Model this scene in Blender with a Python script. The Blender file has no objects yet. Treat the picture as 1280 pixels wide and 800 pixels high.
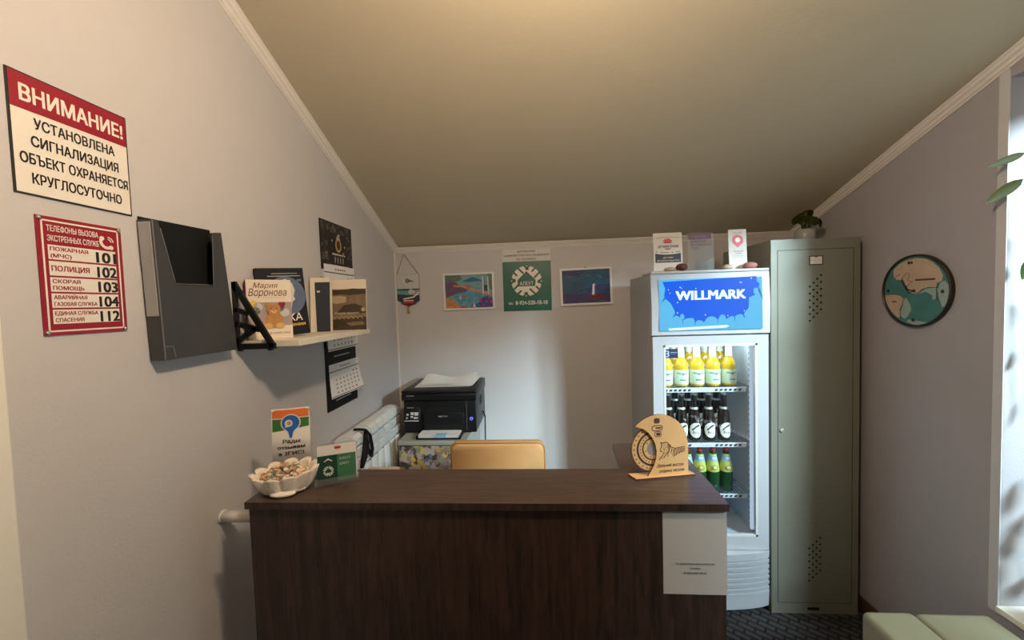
import bpy, bmesh, math, random
from mathutils import Matrix, Vector
from mathutils.geometry import interpolate_bezier, delaunay_2d_cdt

random.seed(7)
scene = bpy.context.scene
COL = scene.collection
PI = math.pi

# ------------------------------------------------------------------ camera, world, light, exposure
def build_camera():
    yaw, pitch, roll = math.radians(3.86386), math.radians(2.46175), math.radians(-1.75469)
    fw = Vector((-math.sin(yaw) * math.cos(pitch), math.cos(yaw) * math.cos(pitch), -math.sin(pitch)))
    r0 = Vector((math.cos(yaw), math.sin(yaw), 0))
    u0 = r0.cross(fw)
    r = r0 * math.cos(roll) + u0 * math.sin(roll)
    u = -r0 * math.sin(roll) + u0 * math.cos(roll)
    cam = bpy.data.cameras.new('camera')
    cam.sensor_width = 36.0
    cam.lens = 490.0 / 1280.0 * 36.0
    cam.clip_start = 0.02
    o = bpy.data.objects.new('camera', cam)
    COL.objects.link(o)
    b = -fw
    o.matrix_world = Matrix(((r.x, u.x, b.x, 0.0), (r.y, u.y, b.y, 0.0), (r.z, u.z, b.z, 1.6), (0, 0, 0, 1)))
    scene.camera = o
build_camera()

world = bpy.data.worlds.new('sky')
scene.world = world
world.use_nodes = True
bg = world.node_tree.nodes['Background']
bg.inputs[0].default_value = (0.72, 0.86, 0.93, 1)
bg.inputs[1].default_value = 1.0

def area_light(name, loc, direction, sx, sy, power, color):
    l = bpy.data.lights.new(name, 'AREA')
    l.shape = 'RECTANGLE'
    l.size, l.size_y, l.energy, l.color = sx, sy, power, color
    o = bpy.data.objects.new(name, l)
    o.location = loc
    o.rotation_euler = Vector(direction).to_track_quat('-Z', 'Y').to_euler()
    COL.objects.link(o)
    return o

# daylight outside the two windows of the right wall
area_light('window_daylight', (3.20, -1.07, 3.02), (-1, 1.0, -0.46), 0.9, 0.6, 135, (0.70, 0.87, 1.0)).data.spread = math.radians(75)
area_light('window_daylight_rear', (2.1, -0.78, 1.45), (-1, 0.45, -0.03), 0.40, 0.8, 4, (1.0, 0.88, 0.74))
sun = bpy.data.lights.new('sun', 'SUN')
sun.energy, sun.angle, sun.color = 1.2, math.radians(2.5), (1.0, 0.93, 0.72)
sun_o = bpy.data.objects.new('sun', sun)
sun_o.rotation_euler = Vector((-0.13, 0.95, -0.27)).to_track_quat('-Z', 'Y').to_euler()
COL.objects.link(sun_o)

vs = scene.view_settings
vs.view_transform = 'Standard'
vs.look = 'None'
vs.gamma = 1.0
vs.use_curve_mapping = False
vs.exposure = 0.0

# ------------------------------------------------------------------ materials
MATS = {}
def mat(name, col, rough=0.6, metal=0.0, var=0.06, scale=30.0, bump=0.0, bscale=200.0, emit=0.0, coat=0.0, trans=0.0, spec=0.5):
    if name in MATS:
        return MATS[name]
    m = bpy.data.materials.new(name)
    m.use_nodes = True
    nt = m.node_tree
    n = nt.nodes
    p = n['Principled BSDF']
    p.inputs['Roughness'].default_value = rough
    p.inputs['Metallic'].default_value = metal
    p.inputs['Specular IOR Level'].default_value = spec
    p.inputs['Coat Weight'].default_value = coat
    p.inputs['Transmission Weight'].default_value = trans
    tc = n.new('ShaderNodeTexCoord')
    no = n.new('ShaderNodeTexNoise')
    no.inputs['Scale'].default_value = scale
    no.inputs['Detail'].default_value = 4
    nt.links.new(tc.outputs['Object'], no.inputs['Vector'])
    mr = n.new('ShaderNodeMapRange')
    mr.inputs['To Min'].default_value = 1.0 - var
    mr.inputs['To Max'].default_value = 1.0 + var
    nt.links.new(no.outputs['Fac'], mr.inputs['Value'])
    mx = n.new('ShaderNodeVectorMath')
    mx.operation = 'SCALE'
    mx.inputs[0].default_value = col[:3]
    nt.links.new(mr.outputs['Result'], mx.inputs['Scale'])
    nt.links.new(mx.outputs['Vector'], p.inputs['Base Color'])
    if bump > 0:
        nb = n.new('ShaderNodeTexNoise')
        nb.inputs['Scale'].default_value = bscale
        nb.inputs['Detail'].default_value = 3
        nt.links.new(tc.outputs['Object'], nb.inputs['Vector'])
        b = n.new('ShaderNodeBump')
        b.inputs['Strength'].default_value = bump
        b.inputs['Distance'].default_value = 0.01
        nt.links.new(nb.outputs['Fac'], b.inputs['Height'])
        nt.links.new(b.outputs['Normal'], p.inputs['Normal'])
    if emit > 0:
        nt.links.new(mx.outputs['Vector'], p.inputs['Emission Color'])
        nt.links.remove(p.inputs['Base Color'].links[0])
        p.inputs['Base Color'].default_value = (0.01, 0.012, 0.014, 1)
        p.inputs['Specular IOR Level'].default_value = 0.15
        p.inputs['Emission Strength'].default_value = emit
    MATS[name] = m
    return m

def wood_mat(name, c1, c2, stretch, rough=0.4, scale=14.0, coat=0.0):
    m = bpy.data.materials.new(name)
    m.use_nodes = True
    nt = m.node_tree
    n = nt.nodes
    p = n['Principled BSDF']
    p.inputs['Roughness'].default_value = rough
    p.inputs['Coat Weight'].default_value = coat
    tc = n.new('ShaderNodeTexCoord')
    mp = n.new('ShaderNodeMapping')
    mp.inputs['Scale'].default_value = stretch
    nt.links.new(tc.outputs['Object'], mp.inputs['Vector'])
    a = n.new('ShaderNodeTexNoise')
    a.inputs['Scale'].default_value = scale
    a.inputs['Detail'].default_value = 8
    a.inputs['Roughness'].default_value = 0.62
    a.inputs['Distortion'].default_value = 0.5
    nt.links.new(mp.outputs['Vector'], a.inputs['Vector'])
    b = n.new('ShaderNodeTexNoise')
    b.inputs['Scale'].default_value = scale * 6
    b.inputs['Detail'].default_value = 3
    nt.links.new(mp.outputs['Vector'], b.inputs['Vector'])
    ad = n.new('ShaderNodeMath')
    ad.operation = 'MULTIPLY_ADD'
    ad.inputs[1].default_value = 0.35
    nt.links.new(b.outputs['Fac'], ad.inputs[0])
    nt.links.new(a.outputs['Fac'], ad.inputs[2])
    cr = n.new('ShaderNodeValToRGB')
    cr.color_ramp.elements[0].position = 0.46
    cr.color_ramp.elements[0].color = (*c1, 1)
    cr.color_ramp.elements[1].position = 0.88
    cr.color_ramp.elements[1].color = (*c2, 1)
    nt.links.new(ad.outputs[0], cr.inputs['Fac'])
    nt.links.new(cr.outputs['Color'], p.inputs['Base Color'])
    MATS[name] = m
    return m

def glass_mat(name, tint=(1, 1, 1), gloss=0.08, rough=0.02, haze=0.0):
    m = bpy.data.materials.new(name)
    m.use_nodes = True
    nt = m.node_tree
    n = nt.nodes
    n.remove(n['Principled BSDF'])
    out = n['Material Output']
    t = n.new('ShaderNodeBsdfTransparent')
    t.inputs['Color'].default_value = (*tint, 1)
    g = n.new('ShaderNodeBsdfGlossy')
    g.inputs['Roughness'].default_value = rough
    no = n.new('ShaderNodeTexNoise')
    no.inputs['Scale'].default_value = 6
    tc = n.new('ShaderNodeTexCoord')
    nt.links.new(tc.outputs['Object'], no.inputs['Vector'])
    mr = n.new('ShaderNodeMapRange')
    mr.inputs['To Min'].default_value = gloss * 0.7
    mr.inputs['To Max'].default_value = gloss * 1.3
    nt.links.new(no.outputs['Fac'], mr.inputs['Value'])
    mx = n.new('ShaderNodeMixShader')
    nt.links.new(mr.outputs['Result'], mx.inputs['Fac'])
    nt.links.new(t.outputs[0], mx.inputs[1])
    nt.links.new(g.outputs[0], mx.inputs[2])
    last = mx
    if haze > 0:
        d = n.new('ShaderNodeBsdfDiffuse')
        d.inputs['Color'].default_value = (0.8, 0.85, 0.88, 1)
        m2 = n.new('ShaderNodeMixShader')
        m2.inputs['Fac'].default_value = haze
        nt.links.new(mx.outputs[0], m2.inputs[1])
        nt.links.new(d.outputs[0], m2.inputs[2])
        last = m2
    nt.links.new(last.outputs[0], out.inputs['Surface'])
    MATS[name] = m
    return m

def carpet_mat():
    m = bpy.data.materials.new('carpet_weave')
    m.use_nodes = True
    nt = m.node_tree
    n = nt.nodes
    p = n['Principled BSDF']
    p.inputs['Roughness'].default_value = 0.95
    tc = n.new('ShaderNodeTexCoord')
    mp = n.new('ShaderNodeMapping')
    mp.inputs['Rotation'].default_value = (0, 0, math.radians(38))
    nt.links.new(tc.outputs['Object'], mp.inputs['Vector'])
    b = n.new('ShaderNodeTexBrick')
    b.inputs['Scale'].default_value = 1.0
    b.inputs['Brick Width'].default_value = 0.075
    b.inputs['Row Height'].default_value = 0.034
    b.inputs['Mortar Size'].default_value = 0.006
    b.inputs['Color1'].default_value = (0.040, 0.036, 0.040, 1)
    b.inputs['Color2'].default_value = (0.075, 0.067, 0.068, 1)
    b.inputs['Mortar'].default_value = (0.008, 0.007, 0.008, 1)
    nt.links.new(mp.outputs['Vector'], b.inputs['Vector'])
    no = n.new('ShaderNodeTexNoise')
    no.inputs['Scale'].default_value = 220
    nt.links.new(tc.outputs['Object'], no.inputs['Vector'])
    mx = n.new('ShaderNodeVectorMath')
    mx.operation = 'MULTIPLY'
    nt.links.new(b.outputs['Color'], mx.inputs[0])
    nt.links.new(no.outputs['Color'], mx.inputs[1])
    sc = n.new('ShaderNodeVectorMath')
    sc.operation = 'SCALE'
    sc.inputs['Scale'].default_value = 1.25
    nt.links.new(mx.outputs[0], sc.inputs[0])
    nt.links.new(sc.outputs[0], p.inputs['Base Color'])
    bm_ = n.new('ShaderNodeBump')
    bm_.inputs['Strength'].default_value = 0.6
    bm_.inputs['Distance'].default_value = 0.004
    nt.links.new(b.outputs['Fac'], bm_.inputs['Height'])
    bm_.invert = True
    nt.links.new(bm_.outputs['Normal'], p.inputs['Normal'])
    return m

def island_mat(name, cols, rough=0.6, scale=None):
    """each loose piece (or each voronoi cell when scale is given) takes its own colour of the ramp"""
    m = bpy.data.materials.new(name)
    m.use_nodes = True
    nt = m.node_tree
    n = nt.nodes
    p = n['Principled BSDF']
    p.inputs['Roughness'].default_value = rough
    cr = n.new('ShaderNodeValToRGB')
    cr.color_ramp.interpolation = 'CONSTANT'
    while len(cr.color_ramp.elements) < len(cols):
        cr.color_ramp.elements.new(0.5)
    for i, c in enumerate(cols):
        cr.color_ramp.elements[i].position = i / len(cols)
        cr.color_ramp.elements[i].color = (*c, 1)
    if scale is None:
        g = n.new('ShaderNodeNewGeometry')
        nt.links.new(g.outputs['Random Per Island'], cr.inputs['Fac'])
    else:
        tc = n.new('ShaderNodeTexCoord')
        no = n.new('ShaderNodeTexNoise')
        no.inputs['Scale'].default_value = 60
        nt.links.new(tc.outputs['Object'], no.inputs['Vector'])
        ma = n.new('ShaderNodeVectorMath')
        ma.operation = 'MULTIPLY_ADD'
        ma.inputs[1].default_value = (0.035, 0.035, 0.035)
        nt.links.new(no.outputs['Color'], ma.inputs[0])
        nt.links.new(tc.outputs['Object'], ma.inputs[2])
        v = n.new('ShaderNodeTexVoronoi')
        v.inputs['Scale'].default_value = scale
        nt.links.new(ma.outputs[0], v.inputs['Vector'])
        sx = n.new('ShaderNodeSeparateColor')
        nt.links.new(v.outputs['Color'], sx.inputs[0])
        nt.links.new(sx.outputs[0], cr.inputs['Fac'])
    nt.links.new(cr.outputs['Color'], p.inputs['Base Color'])
    MATS[name] = m
    return m

def M(n):
    return MATS[n]

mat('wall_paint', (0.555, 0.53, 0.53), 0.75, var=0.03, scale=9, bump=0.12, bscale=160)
mat('wall_paint_shaded', (0.365, 0.35, 0.37), 0.75, var=0.03, scale=9, bump=0.12, bscale=160)  # darker copy of the wall paint, the right wall's shade put into its colour
mat('ceiling_paint', (0.53, 0.46, 0.335), 0.8, var=0.05, scale=3, bump=0.06, bscale=90)
mat('cornice_white', (0.74, 0.69, 0.64), 0.55, var=0.02)
mat('baseboard_brown', (0.09, 0.05, 0.035), 0.5)
mat('added_curtain_cloth', (0.30, 0.26, 0.22), 0.9, var=0.05)
mat('strip_grey', (0.56, 0.56, 0.58), 0.6)
mat('casing_white', (0.80, 0.77, 0.68), 0.5, var=0.03)
mat('white_plastic', (0.78, 0.78, 0.78), 0.35, var=0.02)
mat('fridge_white', (0.40, 0.41, 0.44), 0.35, var=0.02)
mat('fridge_side', (0.36, 0.365, 0.375), 0.45, var=0.03)
mat('fridge_inside', (0.45, 0.50, 0.56), 0.4, var=0.02)
mat('white_paper', (0.66, 0.635, 0.61), 0.7, var=0.02)
mat('notice_paper_shaded', (0.44, 0.405, 0.375), 0.75, var=0.02)  # white paper darkened, shade on the counter front put into its colour
mat('bright_paper', (0.82, 0.80, 0.78), 0.7, var=0.02)
mat('cream_paper', (0.80, 0.70, 0.56), 0.7, var=0.03)
mat('sign_cream', (0.80, 0.74, 0.66), 0.45, var=0.02)
mat('red_print', (0.30, 0.012, 0.028), 0.4, var=0.04)
mat('bright_red_print', (0.58, 0.03, 0.05), 0.45)
mat('dark_red', (0.16, 0.014, 0.016), 0.5)
mat('black_print', (0.018, 0.015, 0.016), 0.5)
mat('brown_print', (0.10, 0.035, 0.018), 0.6)
mat('navy_print', (0.012, 0.014, 0.05), 0.45)
mat('slate_print', (0.035, 0.045, 0.06), 0.5)
mat('purple_print', (0.16, 0.10, 0.19), 0.5)
mat('green_print', (0.008, 0.115, 0.075), 0.4, var=0.05)
mat('green_dark_print', (0.012, 0.055, 0.038), 0.35)
mat('green_mid_print', (0.05, 0.16, 0.09), 0.35)
mat('orange_print', (0.72, 0.17, 0.035), 0.5)
mat('leaf_green_print', (0.04, 0.16, 0.03), 0.5)
mat('blue_print', (0.02, 0.13, 0.42), 0.45)
mat('yellow_print', (0.80, 0.55, 0.06), 0.5)
mat('gold_print', (0.45, 0.27, 0.08), 0.4)
mat('grey_print', (0.35, 0.33, 0.31), 0.6)
mat('light_grey', (0.55, 0.55, 0.54), 0.5)
mat('black_plastic', (0.009, 0.009, 0.010), 0.35, var=0.1, spec=0.25)
mat('black_matte', (0.010, 0.010, 0.011), 0.6, var=0.1, spec=0.2)
mat('black_metal', (0.008, 0.008, 0.009), 0.45, metal=0.3)
mat('grey_plastic', (0.055, 0.058, 0.062), 0.25, var=0.12, scale=8)
mat('grey_plastic_edge', (0.16, 0.165, 0.17), 0.3)
mat('silver_card', (0.42, 0.42, 0.42), 0.4, var=0.08)
mat('locker_metal', (0.20, 0.20, 0.16), 0.38, metal=0.15, var=0.05, scale=5, bump=0.02, bscale=300)
mat('locker_line', (0.035, 0.034, 0.028), 0.6)
mat('steel', (0.6, 0.6, 0.6), 0.25, metal=0.9)
mat('radiator_white', (0.76, 0.76, 0.74), 0.35, var=0.02)
mat('shelf_birch', (0.74, 0.68, 0.58), 0.5, var=0.05, scale=20)
mat('desk_beige', (0.62, 0.47, 0.34), 0.5, var=0.06)
mat('tan_leather', (0.56, 0.305, 0.115), 0.6, var=0.10, scale=18, bump=0.05, bscale=260)
mat('tan_piping', (0.45, 0.22, 0.06), 0.45)
mat('cream_leather', (0.25, 0.225, 0.14), 0.45, var=0.07, scale=22, bump=0.10, bscale=180)
mat('stand_grey', (0.33, 0.33, 0.28), 0.45)
mat('shell_white', (0.82, 0.74, 0.64), 0.5, var=0.10, scale=40, bump=0.25, bscale=140)
mat('leaf_dark', (0.034, 0.036, 0.007), 0.55, var=0.3, scale=40, spec=0.15)
mat('leaf_mid', (0.045, 0.09, 0.02), 0.5, var=0.25, scale=40, spec=0.2)
mat('stem_green', (0.09, 0.11, 0.04), 0.6)
mat('soil', (0.03, 0.02, 0.012), 0.95, var=0.3)
mat('pot_grey', (0.35, 0.37, 0.36), 0.2, var=0.05)
mat('award_wood', (0.62, 0.36, 0.15), 0.5, var=0.10, scale=26)
mat('award_edge', (0.06, 0.025, 0.015), 0.7)
mat('engraving', (0.085, 0.03, 0.012), 0.7)
mat('award_grey', (0.22, 0.20, 0.20), 0.4)
mat('clock_teal', (0.055, 0.18, 0.17), 0.4, var=0.25, scale=16)
mat('clock_pale', (0.30, 0.40, 0.36), 0.4, var=0.2, scale=20)
mat('clock_land', (0.50, 0.37, 0.26), 0.5, var=0.18, scale=22)
mat('clock_rim', (0.022, 0.014, 0.011), 0.4)
mat('juice', (0.62, 0.40, 0.02), 0.12, var=0.08, coat=0.4, spec=0.6)
mat('beer_glass', (0.016, 0.011, 0.008), 0.08, spec=0.7)
mat('green_glass', (0.012, 0.055, 0.02), 0.08, spec=0.7)
mat('bottle_label', (0.60, 0.68, 0.50), 0.5, var=0.06, scale=60)
mat('foil_pale', (0.80, 0.86, 0.62), 0.4, var=0.08)
mat('foil_silver', (0.62, 0.64, 0.62), 0.3, metal=0.4)
mat('beer_label', (0.78, 0.76, 0.66), 0.5)
mat('teal_print', (0.10, 0.32, 0.30), 0.5)
mat('lime_print', (0.50, 0.52, 0.10), 0.5)
mat('sky_print', (0.25, 0.42, 0.55), 0.5)
mat('stone_beige', (0.36, 0.26, 0.19), 0.7, var=0.2, bump=0.3, bscale=60)
mat('stone_pink', (0.36, 0.15, 0.12), 0.65, var=0.15)
mat('shell_pale', (0.50, 0.42, 0.34), 0.5, var=0.1)
mat('urchin', (0.085, 0.018, 0.014), 0.6, var=0.3, scale=60)
mat('sepia_dark', (0.065, 0.045, 0.026), 0.6, var=0.5, scale=45)
mat('sepia_mid', (0.22, 0.16, 0.095), 0.6, var=0.4, scale=45)
mat('sepia_light', (0.50, 0.38, 0.24), 0.6, var=0.2, scale=45)
mat('book_lilac', (0.40, 0.30, 0.29), 0.5, var=0.15, scale=12)
mat('book_navy', (0.016, 0.016, 0.024), 0.6, var=0.2, spec=0.15)
mat('glow_print', (0.62, 0.60, 0.52), 0.5, var=0.1)
mat('glow_halo', (0.10, 0.13, 0.22), 0.5, var=0.2)
mat('bear_fur', (0.50, 0.24, 0.07), 0.7, var=0.15, scale=90)
mat('bear_pale', (0.66, 0.40, 0.18), 0.7, var=0.12, scale=90)
mat('p_sky', (0.16, 0.33, 0.33), 0.5, var=0.4, scale=24)
mat('p_water', (0.10, 0.28, 0.42), 0.5, var=0.8, scale=40)
mat('p_mount', (0.02, 0.12, 0.32), 0.5, var=0.3, scale=40)
mat('p_hill', (0.13, 0.07, 0.13), 0.5, var=0.6, scale=60)
mat('p_orange', (0.52, 0.22, 0.07), 0.5, var=0.7, scale=50)
mat('p_rose', (0.45, 0.06, 0.10), 0.5, var=0.5, scale=60)
mat('p_purple', (0.07, 0.04, 0.22), 0.5, var=0.5, scale=60)
mat('p_night', (0.012, 0.075, 0.17), 0.5, var=0.5, scale=22)
mat('p_night_dark', (0.012, 0.03, 0.11), 0.5, var=0.5, scale=30)
mat('p_night_light', (0.05, 0.18, 0.26), 0.5, var=0.4, scale=40)
mat('p_violet', (0.05, 0.03, 0.14), 0.5, var=0.4, scale=40)
mat('p_white', (0.62, 0.60, 0.66), 0.5, var=0.1)
mat('p_green', (0.10, 0.16, 0.12), 0.5, var=0.4, scale=50)
mat('sign_blue_lit', (0.0, 0.115, 0.88), 0.3, var=0.02, emit=0.95)
mat('sign_cyan_lit', (0.12, 0.56, 0.95), 0.3, var=0.05, scale=14, emit=0.9)
mat('sign_teal_lit', (0.01, 0.20, 0.55), 0.3, var=0.02, emit=0.9)
mat('sign_white_lit', (0.75, 0.95, 1.0), 0.3, var=0.01, emit=1.15)
mat('tube_lit', (0.60, 0.75, 0.9), 0.3, var=0.01, emit=0.7)
mat('lamp_bulb', (1.0, 0.80, 0.55), 0.4, var=0.01, emit=12.0)
mat('led_blue', (0.10, 0.10, 1.0), 0.4, var=0.01, emit=3.0)
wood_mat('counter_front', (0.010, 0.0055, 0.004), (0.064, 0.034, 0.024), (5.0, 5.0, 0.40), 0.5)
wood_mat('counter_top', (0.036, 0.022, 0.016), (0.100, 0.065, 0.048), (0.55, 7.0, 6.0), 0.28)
glass_mat('window_glass', (0.96, 1.0, 0.98), 0.05)
glass_mat('fridge_glass', (0.95, 0.98, 1.0), 0.008)
glass_mat('acrylic', (0.95, 0.96, 0.96), 0.10, haze=0.06)
glass_mat('clear_glass', (0.93, 0.97, 1.0), 0.14)
carpet = carpet_mat(); MATS['carpet'] = carpet
island_mat('pebbles', [(0.70, 0.50, 0.30), (0.55, 0.30, 0.14), (0.78, 0.64, 0.46), (0.60, 0.38, 0.26), (0.42, 0.28, 0.16), (0.16, 0.24, 0.20), (0.74, 0.42, 0.22), (0.80, 0.70, 0.58)], 0.45)
island_mat('collage', [(0.42, 0.28, 0.08), (0.06, 0.035, 0.02), (0.42, 0.36, 0.26), (0.10, 0.13, 0.20), (0.55, 0.38, 0.10), (0.24, 0.16, 0.13), (0.20, 0.24, 0.15), (0.42, 0.30, 0.28), (0.07, 0.06, 0.07)], 0.5, scale=40)
island_mat('gold_speckle', [(0.02, 0.016, 0.015), (0.02, 0.016, 0.015), (0.02, 0.016, 0.015), (0.16, 0.12, 0.07), (0.02, 0.016, 0.015), (0.05, 0.035, 0.02), (0.10, 0.10, 0.09)], 0.5, scale=75)

# ------------------------------------------------------------------ mesh builder
TEXT_CACHE = {}
def text_mesh(body):
    """outlines of the lettering filled by non-zero winding (verts2d, faces)"""
    if body in TEXT_CACHE:
        return TEXT_CACHE[body]
    c = bpy.data.curves.new('lettering', 'FONT')
    c.body = body
    o = bpy.data.objects.new('lettering', c)
    COL.objects.link(o)
    dg = bpy.context.evaluated_depsgraph_get()
    cu = o.evaluated_get(dg).to_curve(dg)
    loops = []
    for sp in cu.splines:
        pts = []
        if sp.type == 'BEZIER':
            bp = sp.bezier_points
            for k in range(len(bp)):
                a, b = bp[k], bp[(k + 1) % len(bp)]
                straight = (a.handle_right - a.co).length < 1e-5 and (b.handle_left - b.co).length < 1e-5
                d = (b.co - a.co)
                if not straight and d.length > 1e-6:
                    cr = abs(d.x * (a.handle_right - a.co).y - d.y * (a.handle_right - a.co).x) + abs(d.x * (b.handle_left - b.co).y - d.y * (b.handle_left - b.co).x)
                    straight = cr < 1e-5
                n = 2 if straight else 5
                pts += [(p.x, p.y) for p in interpolate_bezier(a.co, a.handle_right, b.handle_left, b.co, n)[:-1]]
        else:
            pts = [(p.co.x, p.co.y) for p in sp.points]
        clean = []
        for p in pts:
            if not clean or abs(p[0] - clean[-1][0]) + abs(p[1] - clean[-1][1]) > 1e-5:
                clean.append(p)
        if len(clean) > 2:
            loops.append(clean)
    o.evaluated_get(dg).to_curve_clear()
    bpy.data.objects.remove(o)
    bpy.data.curves.remove(c)
    # split into letters by x so that each triangulation stays small
    boxes = sorted([(min(p[0] for p in l), max(p[0] for p in l), l) for l in loops], key=lambda t: t[0])
    groups = []
    for x0, x1, l in boxes:
        if groups and x0 < groups[-1][0] - 1e-6:
            groups[-1][1].append(l); groups[-1][0] = max(groups[-1][0], x1)
        else:
            groups.append([x1, [l]])
    V, F_ = [], []
    for _, ls in groups:
        vs_, es = [], []
        for l in ls:
            b = len(vs_)
            vs_ += [Vector(p) for p in l]
            es += [(b + k, b + (k + 1) % len(l)) for k in range(len(l))]
        ov, oe, of, *_r = delaunay_2d_cdt(vs_, es, [], 0, 1e-6)
        base = len(V)
        V += [(p.x, p.y) for p in ov]
        for f in of:
            cx = sum(ov[q].x for q in f) / len(f); cy = sum(ov[q].y for q in f) / len(f)
            wn = 0
            for l in ls:
                for k in range(len(l)):
                    (ax, ay), (bx_, by_) = l[k], l[(k + 1) % len(l)]
                    if (ay <= cy) != (by_ <= cy):
                        t = ax + (cy - ay) / (by_ - ay) * (bx_ - ax)
                        if t > cx:
                            wn += 1 if by_ > ay else -1
            if wn != 0:
                F_.append(tuple(base + q for q in f))
    TEXT_CACHE[body] = (V, F_)
    return TEXT_CACHE[body]

def frame(o, ux, uy):
    ux = Vector(ux).normalized(); uy = Vector(uy).normalized()
    n = ux.cross(uy)
    o = Vector(o)
    return Matrix(((ux.x, uy.x, n.x, o.x), (ux.y, uy.y, n.y, o.y), (ux.z, uy.z, n.z, o.z), (0, 0, 0, 1)))

LEFT = lambda y, z, x=-0.94: frame((x, y, z), (0, 1, 0), (0, 0, 1))
BACK = lambda x, z, y=2.55: frame((x, y, z), (1, 0, 0), (0, 0, 1))
RIGHT = lambda y, z, x=1.59: frame((x, y, z), (0, -1, 0), (0, 0, 1))
FRONT = frame((0, 0, 0), (1, 0, 0), (0, 0, 1))
ID = Matrix.Identity(4)

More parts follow.
